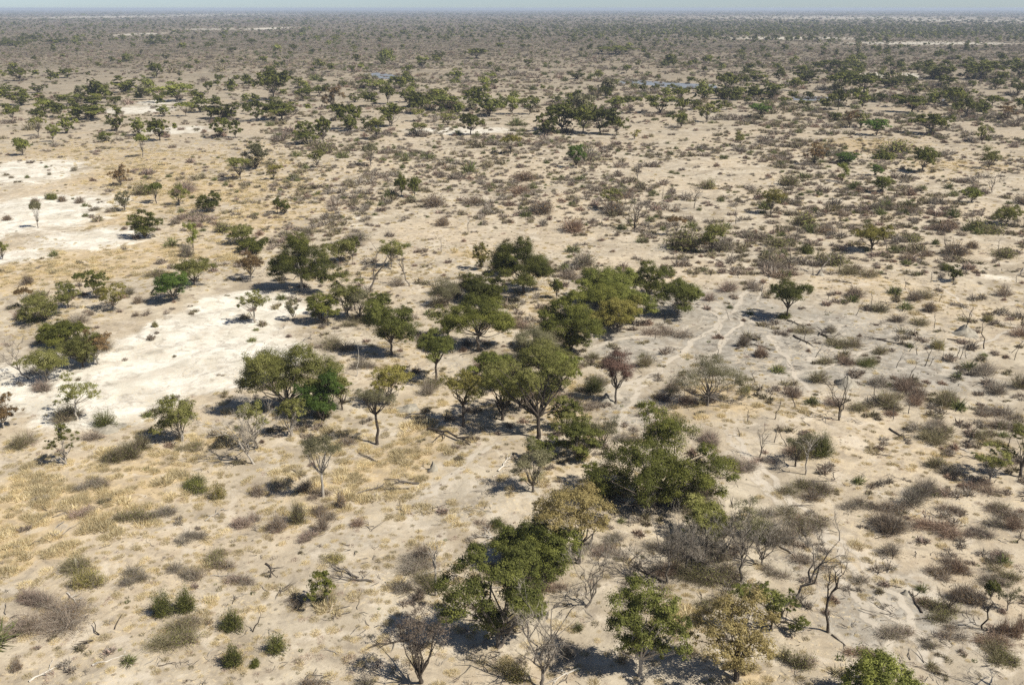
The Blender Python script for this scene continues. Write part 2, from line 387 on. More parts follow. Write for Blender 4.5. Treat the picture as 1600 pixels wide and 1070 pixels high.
def log(x0, y0, x1, y1, bk='mid', label=None, lev=2, rk=1.0, raise_=.0):
    """fallen branch between two photograph points, thick end first"""
    a = at(x0, y0); b = at(x1, y1); L = math.hypot(b[0] - a[0], b[1] - a[1])
    tb = Tubes(); r = max(.045, L * .028, a[2] / F * .75) * rk
    e = np.array([b[0] - a[0], b[1] - a[1], 0]); n = 7
    P = curve_pts((0, 0, r * .6), e + np.array([0, 0, r * .6]), n, .035); P[:, 2] = np.abs(P[:, 2] - r * .6) * .6 + r * .6 + raise_ * np.sin(np.linspace(0, math.pi, n))
    tb.add(P, r * np.linspace(1.1, .3, n), 6)
    for _ in range(3 + lev * 2):
        j = rng.integers(2, n - 1); d = unit(unit(e) + rng.normal(0, .75, 3) * np.array([1, 1, .3])); d[2] = abs(d[2]) * .5
        q0 = len(tb.V); grow(tb, P[j], d, L * rng.uniform(.18, .42), r * .5, lev - 1, .6, .0, .1, 4, (1, 3))
        for k in range(q0, len(tb.V)): tb.V[k][:, 2] = np.abs(tb.V[k][:, 2])
    o = obj('fallen_branch', tb.mesh('fallen_branch', BK[bk]), None, (a[0], a[1], float(hgt(a[0], a[1])) + .0))
    reg(o, a[0], a[1], 'fallen branch', {'mid': 'grey', 'dark': 'blackened', 'pale': 'pale', 'white': 'bleached'}[bk] + ' fallen branch', label, None, abs(x1 - x0))
    return o

# ---------------------------------------------------------------- the ground
def axis_pts():
    xs = list(np.arange(-165, 166, 1.1)); s = 1.2; p = xs[-1]
    while p < 24000: s *= 1.045; p += s; xs.append(p); xs.insert(0, -p)
    ys = list(np.arange(-60, 40, 5.0)) + list(np.arange(40, 235, 1.0)); s = 1.05; p = ys[-1]
    while p < 30000: s *= 1.022; p += s; ys.append(p)
    return np.array(xs), np.array(ys)
XS, YS = axis_pts()
GX, GY = np.meshgrid(XS, YS)
gz = hgt(GX, GY)
def blob_field(X, Y, blobs):
    """soft patches on the ground: centre and radii were read off the photograph and turned into metres"""
    out = np.zeros(X.shape)
    for px, py, rx, ry, s in blobs:
        cx, cy, t = at(px, py); RX = rx * t / F
        y0 = at(px, py + ry)[1]; y1 = at(px, max(py - ry, 14.5))[1]; RY = max(cy - y0, 1)
        if py < 60: RY = (y1 - y0) / 2; cy = (y0 + y1) / 2
        d = ((X - cx) / RX) ** 2 + ((Y - cy) / RY) ** 2
        out = np.maximum(out, s * np.exp(-d * .8))
    return out
PAN = [(300,560,135,44,1.5),(170,610,110,36,1.4),(390,480,72,24,1.3),(35,600,85,55,.85),(330,515,85,28,1.4),(150,655,110,20,.6),(30,270,110,28,.6),(20,350,95,26,.55),(60,330,140,40,.7),
       (150,372,95,22,.6),(560,345,70,26,.3),(725,204,100,7,.6),(640,215,100,8,.3),(220,172,50,6,.8),(280,203,60,6,.6),(30,400,60,15,.5),(250,160,40,5,.6),
       (1330,29,330,4,.5),(1520,33,170,5,.5),(1450,68,160,3,.7),(1240,60,110,2.5,.8),(160,27,110,2.5,.6),(320,24,90,2,.55),(330,46,60,2,.5),(1395,118,50,5,.8),(420,45,30,2,.9),(215,54,30,3,.7),(395,185,90,10,.25),
       (1555,432,50,12,.25)]
GOLD = [(200,900,260,80,.22),(420,960,280,90,.14),(560,690,140,40,.45),(250,650,60,20,.2),(700,880,140,50,.2),(860,730,60,40,.3),(1150,560,60,20,.2),(1060,440,60,20,.2),(1500,470,120,30,.25),(1350,450,60,20,.3),(620,420,140,30,.3),(480,330,120,40,.4),(60,520,60,30,.3),(1250,640,50,20,.4),(1060,960,40,30,.5),(1180,1060,40,20,.8),(1100,940,40,30,.4),(90,785,170,55,.9),(30,850,110,50,.8),(240,735,100,32,.7),(590,735,70,50,.9),(655,705,60,50,.8),(700,790,60,35,.5),(540,765,110,60,.75),(330,690,40,24,.6),
        (100,418,140,22,1),(0,432,80,22,1),(180,335,70,20,.9),(300,300,170,38,.85),(400,335,90,34,.75),(230,272,130,26,.8),(330,255,150,26,.6),(440,290,60,26,.6),(225,395,130,22,.8),(350,398,60,26,.6),
        (735,398,40,10,.8),(200,250,180,22,.6),(1340,226,80,14,.75),(1500,258,90,12,.6),(420,100,120,6,.6),(300,85,120,5,.5),(480,95,80,6,.5),(1100,640,80,24,.5),(880,630,60,30,.5),
        (640,640,50,20,.4),(1130,625,60,25,.8),(100,235,120,10,.4),(1450,700,80,40,.35),(1330,900,60,50,.35),(850,470,40,40,.35),(620,560,40,60,.35),(350,95,260,8,.4)]
GREY = [(1250,540,260,80,.9),(1420,570,160,70,.7),(1110,480,140,45,.8),(1000,545,90,35,.8),(1200,390,180,35,.4),(1400,960,200,110,.7),(980,640,60,40,.7),(700,790,120,60,.6),(560,840,160,40,.5),
        (325,600,55,20,.9),(330,225,120,20,.3),(250,335,70,14,.5),(110,320,50,10,.5),(1180,660,60,70,.4),(1250,870,70,60,.5),(640,880,80,40,.4),(480,500,70,30,.4),(560,390,60,20,.4),(700,560,90,60,.4),(850,770,80,30,.5)]
pan = blob_field(GX, GY, PAN); gold = blob_field(GX, GY, GOLD); grey = blob_field(GX, GY, GREY)
dist = np.hypot(GX, GY)
cover = np.clip((dist - 300) / 900, 0, 1) ** .7 * (1 - np.clip(pan, 0, 1))
nx, ny = len(XS), len(YS)
gv = np.stack([GX, GY, gz], -1).reshape(-1, 3)
gi = (np.arange(ny - 1)[:, None] * nx + np.arange(nx - 1)[None, :])
gq = np.stack([gi, gi + 1, gi + nx + 1, gi + nx], -1).reshape(-1, 4)
gme = build_mesh('ground', gv, None, gq, [], None, smooth=True)
for nm, arr in (('pan', pan), ('gold', gold), ('grey', grey), ('cover', cover)):
    a_ = gme.attributes.new(nm, 'FLOAT', 'POINT'); a_.data.foreach_set('value', arr.ravel().astype(np.float32))

def ground_mat():
    m, n, out = new_mat('sandy_ground'); L = n.links.new
    tc = n.nodes.new('ShaderNodeTexCoord')
    def noise(sc_, det=8, rough=.6, dist_=0.0, typ=None):
        q = n.nodes.new('ShaderNodeTexNoise'); q.inputs['Scale'].default_value = sc_; q.inputs['Detail'].default_value = det; q.inputs['Roughness'].default_value = rough; q.inputs['Distortion'].default_value = dist_
        L(tc.outputs['Object'], q.inputs['Vector']); return q.outputs[0]
    def math_(op, a, b=None, clamp=False):
        q = n.nodes.new('ShaderNodeMath'); q.operation = op; q.use_clamp = clamp
        for i, v in enumerate((a, b)):
            if v is None: continue
            if isinstance(v, (int, float)): q.inputs[i].default_value = v
            else: L(v, q.inputs[i])
        return q.outputs[0]
    def mr(v, a, b, c=0, d=1):
        q = n.nodes.new('ShaderNodeMapRange'); q.inputs[1].default_value = a; q.inputs[2].default_value = b; q.inputs[3].default_value = c; q.inputs[4].default_value = d; q.interpolation_type = 'SMOOTHSTEP'
        L(v, q.inputs[0]); return q.outputs[0]
    def mix(f, a, b, bt='MIX'):
        q = n.nodes.new('ShaderNodeMix'); q.data_type = 'RGBA'; q.blend_type = bt
        if isinstance(f, (int, float)): q.inputs[0].default_value = f
        else: L(f, q.inputs[0])
        for s, v in ((q.inputs[6], a), (q.inputs[7], b)):
            if isinstance(v, tuple): s.default_value = (*v, 1)
            else: L(v, s)
        return q.outputs[2]
    def att(nm):
        q = n.nodes.new('ShaderNodeAttribute'); q.attribute_name = nm; return q.outputs['Fac']
    nL, nM, nS, nXS = noise(.035, 6), noise(.16, 8, .62, .4), noise(.8, 8, .65), noise(5.0, 6, .7)
    base = mix(mr(nM, .35, .66), (.335, .28, .20), (.55, .48, .36))
    base = mix(mr(nL, .42, .62), base, mix(mr(nS, .3, .7), (.43, .35, .245), (.58, .49, .35)))
    warp = math_('ADD', math_('MULTIPLY', math_('SUBTRACT', nM, .5), 1.5), math_('ADD', math_('MULTIPLY', math_('SUBTRACT', nS, .5), .9), math_('MULTIPLY', math_('SUBTRACT', noise(.007, 5, .6), .5), 2.2)))
    def mask(nm, lo, hi, k=1.0): return mr(math_('ADD', att(nm), math_('MULTIPLY', warp, k)), lo, hi)
    base = mix(mask('grey', .28, .7, .6), base, mix(mr(nS, .35, .65), (.26, .235, .19), (.42, .385, .32)))
    base = mix(math_('MULTIPLY', mask('gold', .2, .7), .78), base, mix(mr(nS, .35, .65), (.40, .30, .165), (.57, .44, .255)))
    base = mix(mask('pan', .24, .46, .36), base, mix(mr(nM, .38, .62), (.60, .555, .45), (.79, .745, .635)))
    crust = math_('MULTIPLY', mask('pan', .3, .6, .3), mr(noise(.28, 9, .75, .6), .5, .68)); base = mix(math_('MULTIPLY', crust, .4), base, (.42, .38, .31))
    # litter, dung and grit
    vo = n.nodes.new('ShaderNodeTexVoronoi'); vo.inputs['Scale'].default_value = 1.6; vo.inputs['Randomness'].default_value = 1; L(tc.outputs['Object'], vo.inputs['Vector'])
    dot = math_('MULTIPLY', mr(vo.outputs['Distance'], .2, .08), mr(noise(.09, 3), .40, .58))
    base = mix(math_('MULTIPLY', dot, .6), base, (.16, .12, .085))
    grit = mr(nXS, .58, .75); base = mix(math_('MULTIPLY', grit, .5), base, (.20, .165, .12))
    chips = math_('MULTIPLY', mr(noise(3.1, 4, .6), .54, .64), mr(noise(.06, 3), .46, .6)); base = mix(math_('MULTIPLY', chips, .62), base, (.68, .55, .34))
    dark = math_('MULTIPLY', mr(noise(.42, 7, .72, 1.2), .47, .66), .55); base = mix(dark, base, (.23, .195, .15))
    # distant ground is mostly dry scrub floor
    pale_s = mr(noise(.3, 7, .65, .8), .52, .64); base = mix(math_('MULTIPLY', pale_s, .55), base, (.60, .53, .42))
    far = mix(mr(noise(.012, 8, .7), .40, .62), (.10, .084, .058), mix(mr(noise(.05, 6, .7), .45, .6), (.135, .112, .08), (.27, .225, .16)))
    base = mix(math_('MULTIPLY', att('cover'), .92), base, far)
    pb = n.nodes.new('ShaderNodeBsdfPrincipled'); pb.inputs['Roughness'].default_value = .95; pb.inputs['Specular IOR Level'].default_value = .08
    L(base, pb.inputs['Base Color'])
    bp = n.nodes.new('ShaderNodeBump'); bp.inputs['Strength'].default_value = .55; bp.inputs['Distance'].default_value = .22
    L(math_('ADD', math_('MULTIPLY', nS, .8), math_('MULTIPLY', nXS, .28)), bp.inputs['Height']); L(bp.outputs[0], pb.inputs['Normal'])
    L(pb.outputs[0], out.inputs[0]); return m
gme.materials.append(ground_mat())
go = obj('ground', gme); go['kind'] = 'structure'

# game trails and tracks worn into the sand
def path_mat():
    m, n, out = new_mat('trodden_sand'); L = n.links.new
    at_ = n.nodes.new('ShaderNodeAttribute'); at_.attribute_name = 'tint'
    tc = n.nodes.new('ShaderNodeTexCoord'); nz = n.nodes.new('ShaderNodeTexNoise'); nz.inputs['Scale'].default_value = .9; nz.inputs['Detail'].default_value = 7; nz.inputs['Roughness'].default_value = .7
    L(tc.outputs['Object'], nz.inputs['Vector'])
    m1 = n.nodes.new('ShaderNodeMath'); m1.operation = 'MULTIPLY_ADD'; L(nz.outputs[0], m1.inputs[0]); m1.inputs[1].default_value = 1.7; m1.inputs[2].default_value = -.72
    m2 = n.nodes.new('ShaderNodeMath'); m2.operation = 'ADD'; L(m1.outputs[0], m2.inputs[0]); L(at_.outputs['Fac'], m2.inputs[1])
    mr = n.nodes.new('ShaderNodeMapRange'); mr.inputs[1].default_value = .1; mr.inputs[2].default_value = .9; mr.inputs[4].default_value = .72; L(m2.outputs[0], mr.inputs[0])
    rp = ramp(n, [(.3, (.56, .49, .38)), (.7, (.72, .645, .52))]); L(nz.outputs[0], rp.inputs[0])
    pb = n.nodes.new('ShaderNodeBsdfPrincipled'); pb.inputs['Roughness'].default_value = .95; L(rp.outputs[0], pb.inputs['Base Color'])
    tr = n.nodes.new('ShaderNodeBsdfTransparent'); mx = n.nodes.new('ShaderNodeMixShader'); L(mr.outputs[0], mx.inputs[0]); L(tr.outputs[0], mx.inputs[1]); L(pb.outputs[0], mx.inputs[2]); L(mx.outputs[0], out.inputs[0])
    return m
PM = path_mat()
trails = [([(1198,425),(1165,455),(1138,495),(1090,530),(1050,565),(1005,600),(975,645),(955,700)],.9),([(1190,470),(1150,510),(1122,545),(1085,575)],.6),([(1012,598),(1018,640),(1022,668)],.6),
          ([(1122,655),(1170,720),(1232,788),(1300,850),(1372,930),(1430,1005),(1472,1075)],.8),([(1132,655),(1182,718),(1246,786),(1316,846),(1388,922),(1448,1000),(1492,1075)],.7),([(1290,858),(1335,935),(1385,1000),(1410,1075)],.7),([(1310,850),(1420,925),(1490,990),(1560,1040)],.7),
          ([(1158,725),(1210,775),(1268,824),(1330,870)],1.0),([(1375,535),(1335,560),(1300,575),(1250,582)],.6),([(1600,512),(1545,530),(1480,545),(1400,552)],.6),([(1200,520),(1228,565),(1262,610),(1330,660)],.7),
          ([(1100,470),(1130,510),(1118,560),(1125,600)],.5),([(1218,395),(1200,440),(1170,490)],.5),([(905,545),(960,533),(1040,522),(1110,500)],1.1),([(790,690),(740,715),(690,760),(640,790)],.8),
          ([(520,690),(600,680),(650,668)],.9),([(1460,440),(1500,470),(1520,500)],.5),([(910,610),(980,600),(1060,570)],1.4)]
for ps, wdt in trails:
    W3 = np.array([at(*p)[:2] for p in ps]); 
    tt_ = np.linspace(0, len(ps) - 1, (len(ps) - 1) * 14 + 1); P = np.zeros((len(tt_), 2))
    for k in range(2):
        # smooth through the points
        c = np.interp(tt_, np.arange(len(ps)), W3[:, k]); ker = np.ones(9) / 9; cp_ = np.convolve(np.pad(c, 4, mode='edge'), ker, 'valid'); P[:, k] = cp_
    ph_ = rng.uniform(0, 6, 4); q_ = np.arange(len(P)); P[:, 0] += .28 * np.sin(q_ * .45 + ph_[0]) + .2 * np.sin(q_ * 1.13 + ph_[1]); P[:, 1] += .28 * np.sin(q_ * .37 + ph_[2])
    d = np.gradient(P, axis=0); d /= np.linalg.norm(d, axis=1)[:, None]; nrm = np.stack([-d[:, 1], d[:, 0]], 1)
    rows = []
    for s in (-1, -.45, .45, 1): q = P + nrm * s * wdt * .6; rows.append(np.stack([q[:, 0], q[:, 1], hgt(q[:, 0], q[:, 1]) + .02], 1))
    V = np.stack(rows, 1).reshape(-1, 3); k = len(P)
    i = np.arange(k - 1)[:, None] * 4 + np.arange(3)[None, :]
    fade = np.minimum(1, np.minimum(np.arange(k), k - 1 - np.arange(k)) / 8)
    tn = np.stack([fade * 0, fade * .95, fade * .95, fade * 0], 1).ravel()
    me = build_mesh('path', V, None, np.stack([i, i + 1, i + 5, i + 4], -1).reshape(-1, 4)[:, ::-1], [PM], tn)
    o = obj('path', me); o['kind'] = 'structure'

# river glimpses
def water_mat():
    m, n, out = new_mat('river_water'); pb = n.nodes.new('ShaderNodeBsdfPrincipled'); pb.inputs['Base Color'].default_value = (.22, .24, .26, 1); pb.inputs['Roughness'].default_value = .5
    n.links.new(pb.outputs[0], out.inputs[0]); return m
WM = water_mat()
for poly in ([(568,116),(590,114),(620,118),(648,121),(640,125),(600,124),(578,121)], [(948,128),(1000,126),(1060,130),(1118,133),(1122,139),(1060,139),(1000,132),(955,131)], [(1238,152),(1275,151),(1320,154),(1318,158),(1270,158),(1240,157)], [(1470,155),(1500,154),(1502,158),(1472,158)]):
    V = [(*at(a, b)[:2], .06) for a, b in poly]; n_ = len(V)
    c = np.mean(np.array(V), axis=0); VV = [tuple(c)] + V
    T = [(0, 1 + (i + 1) % n_, 1 + i) for i in range(n_)]
    o = obj('water', build_mesh('water', VV, T, None, [WM])); o['kind'] = 'structure'

# ---------------------------------------------------------------- trees placed one by one: x, foot y, width, height, kind, label, short name used by neighbours
big = tree
big(1022,790,228,158,'D','largest dark green tree with many rounded lobes, shading grey sticks','the largest dark tree',
    lobes=[(0,60,36),(-55,66,32),(-30,98,28),(-2,126,22),(33,102,28),(10,85,30),(-75,40,26),(45,60,32),(80,70,24),(112,48,20),(95,22,16),(25,30,26),(-62,12,24),(-85,18,18),(60,35,24),(-25,35,28),(75,92,16),(-92,62,18)], crown0=.18, bark_k='dark', cover=3.4)
big(778,1010,165,160,'M','broad bright-topped green tree of separate lobes with its shadow at the lower edge','the broad green tree by its black shadow',
    lobes=[(-60,92,32),(-38,120,22),(-68,66,24),(-10,40,26),(10,105,26),(38,88,30),(35,120,24),(58,48,18),(50,66,18),(-20,70,16),(-30,138,16),(28,70,20),(-8,20,16)], crown0=.25, bark_k='mid')
big(848,892,110,85,'M','green tree crown touching the broad green tree and the yellowing tree','the green tree behind the broad one')
big(1000,1052,122,145,'M','tall round green tree with its dark shadow beside it','the tall round green tree', lobes=[(5,92,34),(-32,105,24),(30,112,22),(45,72,20),(-28,70,24),(2,60,26),(-5,122,22),(58,86,14),(28,48,16),(-15,42,16)], crown0=.3, bark_k='pale')
big(1150,1066,128,138,'W','tall straw-yellow multi-stemmed tree at the lower edge','the straw-yellow tree', lobes=[(-25,75,30),(10,80,30),(20,108,22),(-40,55,20),(30,55,24),(-5,45,24),(-20,100,20),(48,88,14),(5,30,18),(45,35,14)], crown0=.25)
big(1205,985,110,75,'M','broken green tree leaning with scattered leafy boughs behind the straw-yellow tree','the broken leaning green tree', lobes=[(-55,62,14),(-40,56,13),(-15,60,18),(-5,45,15),(-22,72,12),(28,40,11),(42,18,12),(12,18,10),(32,8,10),(22,62,7)], crown0=.3, bark_k='dark', cover=2.4)
big(1375,1112,118,90,'M','green treetop poking in at the lower edge beside the worn track','the treetop at the lower edge')
big(905,882,118,118,'W','yellow-brown tree between the largest dark tree and the green crowns','the yellow-brown tree', lobes=[(-30,88,28),(0,95,28),(25,80,24),(-45,65,20),(-10,65,24),(20,58,18),(-60,85,14)], crown0=.35)
big(841,684,108,150,'O','tall forked olive-yellow tree over the big shaded clearing','the tall forked olive tree', lobes=[(-10,95,21),(-45,105,18),(20,115,19),(-25,70,17),(30,80,16),(-55,78,14),(5,55,15),(-5,128,16),(-8,35,13),(35,55,11),(40,105,16),(-72,108,14)], crown0=.3, bark_k='dark', cover=1.9)
big(846,722,56,52,'M','short green tree directly under the tall forked olive tree','the short green tree under the forked one')
big(904,720,60,66,'M','light-leaved green tree with two dark stems beside its shadow')
big(880,670,46,66,'D','small dark round tree beside the tall forked olive tree')
big(833,773,62,90,'S','pale grey-leaved tree standing over bleached branches','the pale tree over bleached branches', cover=1.7)
big(1103,845,80,78,'O','dark olive tree with a curved stem before the largest dark tree','the curved-stem olive tree', cover=2.6)
big(944,700,52,60,'S','sparse grey tree between the largest tree and the forked tree')
big(1160,860,60,105,'S','tall pale-trunked grey tree beside the grey thicket','the tall pale-trunked grey tree', bark_k='pale')
big(456,682,48,76,'O','slim pale-stemmed tree at the edge of the big shade', bark_k='pale')
big(450,645,118,108,'O','wide light olive tree beside the white pan','the wide light olive tree', lobes=[(-15,75,30),(25,80,28),(-45,60,24),(0,50,26),(45,60,26),(70,72,20),(-35,90,20),(-55,40,18),(30,98,18),(60,40,18),(78,50,16)], cover=2.2)
big(505,655,74,92,'G','vivid fresh-green tree before the wide light olive tree','the vivid fresh-green tree', bark_k='dark', cover=3.8)
big(400,700,60,100,'O','tall sage tree rising behind the sprawling dead grey tree', cover=1.6)
big(589,692,62,108,'S','thin-crowned grey tree with one dark straight stem','the thin straight-stemmed grey tree', bark_k='dark', crown0=.5)
big(608,632,66,74,'Y','yellow-olive tree just behind the thin straight-stemmed grey tree')
big(505,776,68,98,'S','flat-topped umbrella thorn with a crooked pale stem','the flat-topped umbrella thorn', shape='umbrella', crown0=.5, bark_k='pale', cover=1.7)
big(682,594,64,84,'M','neat green mushroom-shaped tree with its round shadow beside it','the mushroom-shaped tree', crown0=.45, bark_k='dark')
big(612,556,70,88,'M','green tree with a wide low crown and broad dappled shadow','the low-crowned tree with dappled shadow', lobes=[(0,48,26),(22,45,22),(-22,55,20),(-22,78,14),(10,68,18),(-5,30,16)], crown0=.3)
big(724,668,72,100,'Y','yellow-olive tree on a leaning stem beside dappled shade', crown0=.5, bark_k='dark')
big(785,655,86,104,'O','wide yellow-olive tree joined to the tall forked olive tree', cover=2.2)
big(748,547,92,88,'D','wide dark green tree with a hollow pocket of shade below','the wide dark tree with a shade pocket', lobes=[(0,50,26),(-25,52,24),(28,45,24),(-5,72,20),(20,66,18),(-40,38,16),(42,32,14)], crown0=.3)
big(700,528,62,62,'O','yellow-green low tree beside the wide dark tree')
big(543,495,62,76,'O','full olive tree with a stout pale stem','the stout pale-stemmed olive tree', bark_k='pale', cover=2.6)
big(503,506,46,58,'D','dark round-headed tree beside the stout pale-stemmed one')
big(562,500,44,62,'S','open grey tree with a slanting stem')
big(590,500,46,52,'M','dark green small tree behind the low-crowned tree')
big(458,500,26,45,'S','thin twiggy tree on one short stem')
big(472,455,84,96,'D','tall stacked dark tree, the highest on the shaded plain','the tall stacked dark tree', lobes=[(0,80,16),(-5,66,20),(-18,48,20),(15,52,22),(-32,36,18),(2,34,22),(34,40,18),(-40,24,12),(20,26,16),(38,22,12)], crown0=.3, bark_k='pale')
big(531,412,52,48,'O','two-stemmed olive tree, its left half yellower')
big(551,408,28,42,'D','narrow dark tree sharing its foot with the two-stemmed olive tree')
big(612,418,48,50,'O','light olive tree on many thin stems','the many-stemmed light olive tree')
big(752,422,32,46,'Y','small yellow-green tree with a round head','the small round yellow tree')
big(818,460,84,82,'D','large dark tree with yellowish top','the large dark tree by the grassy gap', lobes=[(-15,55,26),(8,42,26),(-30,62,20),(22,36,20),(-5,72,18),(32,28,14),(-28,40,18)], crown0=.3)
big(747,470,66,55,'D','dark low tree before the small round yellow tree')
big(770,478,40,40,'D','dark stubby tree in the shade beside the dark low tree')
big(950,474,92,66,'M','wide green tree forming the back of the big grove', 'the big grove')
big(1012,464,68,60,'D','darkest round tree at the back of the big grove')
big(940,500,80,60,'D','dark tree in the heart of the big grove')
big(965,519,80,62,'Y','brownish olive tree in front of the big grove', cover=2.8)
big(890,548,90,88,'D','dark grey-green tree at the near corner of the big grove','the near corner of the grove', lobes=[(0,50,26),(-25,40,22),(22,42,22),(-10,70,20),(8,88,14),(15,68,16),(-32,60,16),(0,25,18),(20,20,14)], crown0=.2, cover=3.4)
big(855,600,88,78,'O','olive tree filling the gap between the grove and the forked tree')
big(1060,492,80,58,'M','wide low green tree just outside the big grove','the low tree outside the grove', crown0=.25)
big(870,470,22,34,'D','slender dark tree like a finger beside the grove')
big(962,630,54,86,'R','crimson-leaved tree with one straight grey stem','the crimson tree', lobes=[(0,62,18),(-12,55,14),(12,56,14),(2,74,14),(-6,44,10),(16,44,10),(-16,66,10)], bark_k='mid', cover=2.0, crown0=.4)
big(1106,634,112,78,'S','broad bare-looking grey tree with spreading limbs','the broad grey spreading tree', lobes=[(0,52,24),(-30,48,22),(30,46,22),(-45,30,16),(48,34,18),(-10,66,18),(15,65,16),(58,22,12)], crown0=.3, bark_k='mid', cover=.85)
big(1229,497,62,62,'D','lone dark parasol tree with a leafy foot','the lone parasol tree', crown0=.42, bark_k='dark')
big(1361,393,52,56,'Y','round yellow-olive tree with a clear shadow','the round yellow-olive tree', bark_k='dark', cover=2.6)
big(1204,335,40,42,'Y','yellow-green tree among grey bushes','the yellow-green tree among grey bushes')
big(1112,396,44,50,'O','upright olive tree with a dark stem','the upright olive tree', bark_k='dark', cover=2.4)
big(1056,369,32,32,'B','small pale-brown tree near the upright olive tree')
big(953,328,40,40,'O','round-headed olive tree with a bush at its foot','the round-headed olive tree')
big(901,263,31,38,'G','lone round deep green tree standing clear on the scrub plain','the lone round deep green tree')
big(798,241,34,30,'Y','low wide yellow-green tree behind the lone round tree')
big(735,211,46,42,'D','lone blackish spreading tree on the white pan strip','the lone blackish tree')
big(228,374,47,50,'D','lone dark tree with feathery crown and forked stem','the lone feathery dark tree', bark_k='dark')
big(328,331,36,38,'D','small dark bent-stemmed tree in golden grass','the bent-stemmed dark tree')
big(302,386,30,48,'M','upright green tree of stacked tufts')
big(245,317,30,34,'M','small flat dark tree at the head of the golden grass')
big(280,320,34,36,'O','grey-olive tree beside the small flat dark tree')
big(195,330,30,40,'S','pale green wispy tree on the sand','the wispy pale tree')
big(188,290,36,40,'B','brown half-bare tree at the edge of the sand')
big(378,380,46,38,'O','light grey-olive tree with spread stems')
big(395,392,54,26,'D','low dark tree mass beside the light grey-olive tree')
big(393,438,48,48,'B','russet-olive tree with thin straight stem')
big(304,448,62,48,'O','olive tree behind the glossy dark pair')
big(273,473,64,50,'G','glossy deep green tree above the white pan','the glossy dark tree above the pan', crown0=.2)
big(151,464,36,50,'D','dark upright tree beside a black shadow')
big(126,456,22,32,'M','little green tree beside the dark upright one')
big(108,482,42,48,'O','olive tree with a bushy foot')
big(68,502,78,48,'O','wide pale green tree at the edge of the pan','the wide pale tree')
big(40,480,30,34,'B','small brown-olive tree behind the wide pale tree')
big(178,484,46,46,'Y','yellow-green tree with an arm reaching out','the yellow-green tree with an arm')
big(398,504,48,56,'O','lone olive tree casting an oval shadow on the pan','the lone olive tree on the pan', crown0=.4)
big(100,540,64,42,'D','dark green tree at the back of the pan-side clump')
big(130,572,68,62,'O','olive-brown tree in the middle of the pan-side clump','the pan-side clump')
big(152,568,50,66,'B','pale-stemmed brownish tree at the sunny edge of the pan-side clump', bark_k='white')
big(73,594,74,60,'O','wide olive tree with a spotted shadow before the pan-side clump')
big(6,668,60,62,'B','open pale-leaved tree cut by the picture edge', bark_k='pale')
big(121,658,56,60,'O','flat-crowned tree with a white bent stem beside a dome bush','the white-stemmed flat tree', bark_k='white', lobes=[(-5,46,16),(15,48,15),(35,42,10),(-12,34,10)], crown0=.5)
big(284,688,74,78,'O','sage-green tree before the open pan','the sage tree', lobes=[(0,52,20),(-12,62,16),(8,40,18),(-28,36,18),(-10,28,16),(-35,20,12),(14,58,12)])
big(104,727,46,70,'O','yellow-tipped tree on a thin pale stem','the yellow-tipped tree', bark_k='pale')
big(512,943,40,56,'D','small dark tree leaning from its foot on the sand','the small leaning tree', lobes=[(-12,38,13),(-10,24,13),(-4,46,8),(2,30,10)], crown0=.4)
big(658,1064,92,128,'K','dusky brown-crimson twiggy tree','the dusky brown tree', lobes=[(0,80,26),(-25,65,20),(22,70,22),(5,100,16),(-15,95,18),(35,88,14),(0,50,18)], cover=.6)
big(1545,752,58,70,'O','grey-olive tree with a pale forked stem at the scrub edge', cover=1.6)
big(1594,745,62,100,'O','tall olive tree cut by the picture edge beside bushes')
big(1547,935,26,34,'D','small dark tree growing from a brown bush')
big(1574,953,40,55,'S','grey thin tree beside the small dark tree')
big(1243,725,60,70,'S','leafless grey spreading tree behind the bare white snag')
big(1490,440,28,30,'D','small dark tree with long stem among bushes')
big(1272,257,36,40,'B','brown-crowned tree on the far scrub')
big(1321,255,44,22,'G','broad low fresh green tree on the far scrub','the broad low green tree')
big(1316,285,28,34,'M','green tree before the broad low one')
big(1442,270,40,42,'D','dark tree over a long flat shadow','the dark tree over a flat shadow')
big(1377,302,30,34,'M','small green tree above a grey dome bush')
big(1367,275,24,18,'G','low fresh green bushy tree')
big(1545,263,34,36,'O','pale olive tree at the far scrub edge')
big(1518,317,32,30,'M','slanting green tree beside a bare bush','the slanting green tree')
big(1573,351,46,34,'O','flat-topped tree with a dark twisted stem','the flat-topped twisted tree')
big(376,282,46,36,'O','pale olive spreading tree beside a grey one')
big(400,264,40,46,'S','dark grey leafless-looking tree')
big(496,263,30,34,'O','single olive tree on bare ground')
big(428,281,30,32,'Y','small yellow-olive tree in golden grass')
big(627,307,24,36,'D','dark-stemmed tree, one of a touching pair')
big(648,308,19,40,'M','narrow tree of the touching pair, yellower and taller')
big(434,334,14,28,'D','tiny dark tree with a long stem')
big(446,336,22,24,'D','tiny dark flat tree beside the long-stemmed one')
big(580,261,26,36,'S','bare grey tree amid grey bushes')
big(4,405,26,36,'O','sprawling olive sapling at the picture edge')
big(60,357,20,42,'S','solitary thin grey tree on the white sand')
big(812,640,84,84,'O','olive tree crowded between the forked tree and the yellow-olive ones')
big(770,596,72,52,'M','low green tree at the back of the olive belt')
big(872,612,74,84,'M','green tree with yellow tips where the belt meets the grove')
big(838,566,70,60,'S','grey-leaved tree at the shadow edge of the grove', cover=2.2)
big(900,700,60,70,'O','olive tree overlapping the light-leaved tree by the big shade')
big(815,880,90,70,'M','dark-topped green tree merging with the broad green tree')
big(925,470,60,56,'O','grey-olive tree on the shadow flank of the big grove')
big(985,505,60,56,'M','green tree filling the sunny flank of the big grove')
big(700,478,52,46,'S','grey wispy tree behind the yellow-green low tree')
big(790,430,44,40,'M','green tree tucked behind the large dark tree by the grassy gap')
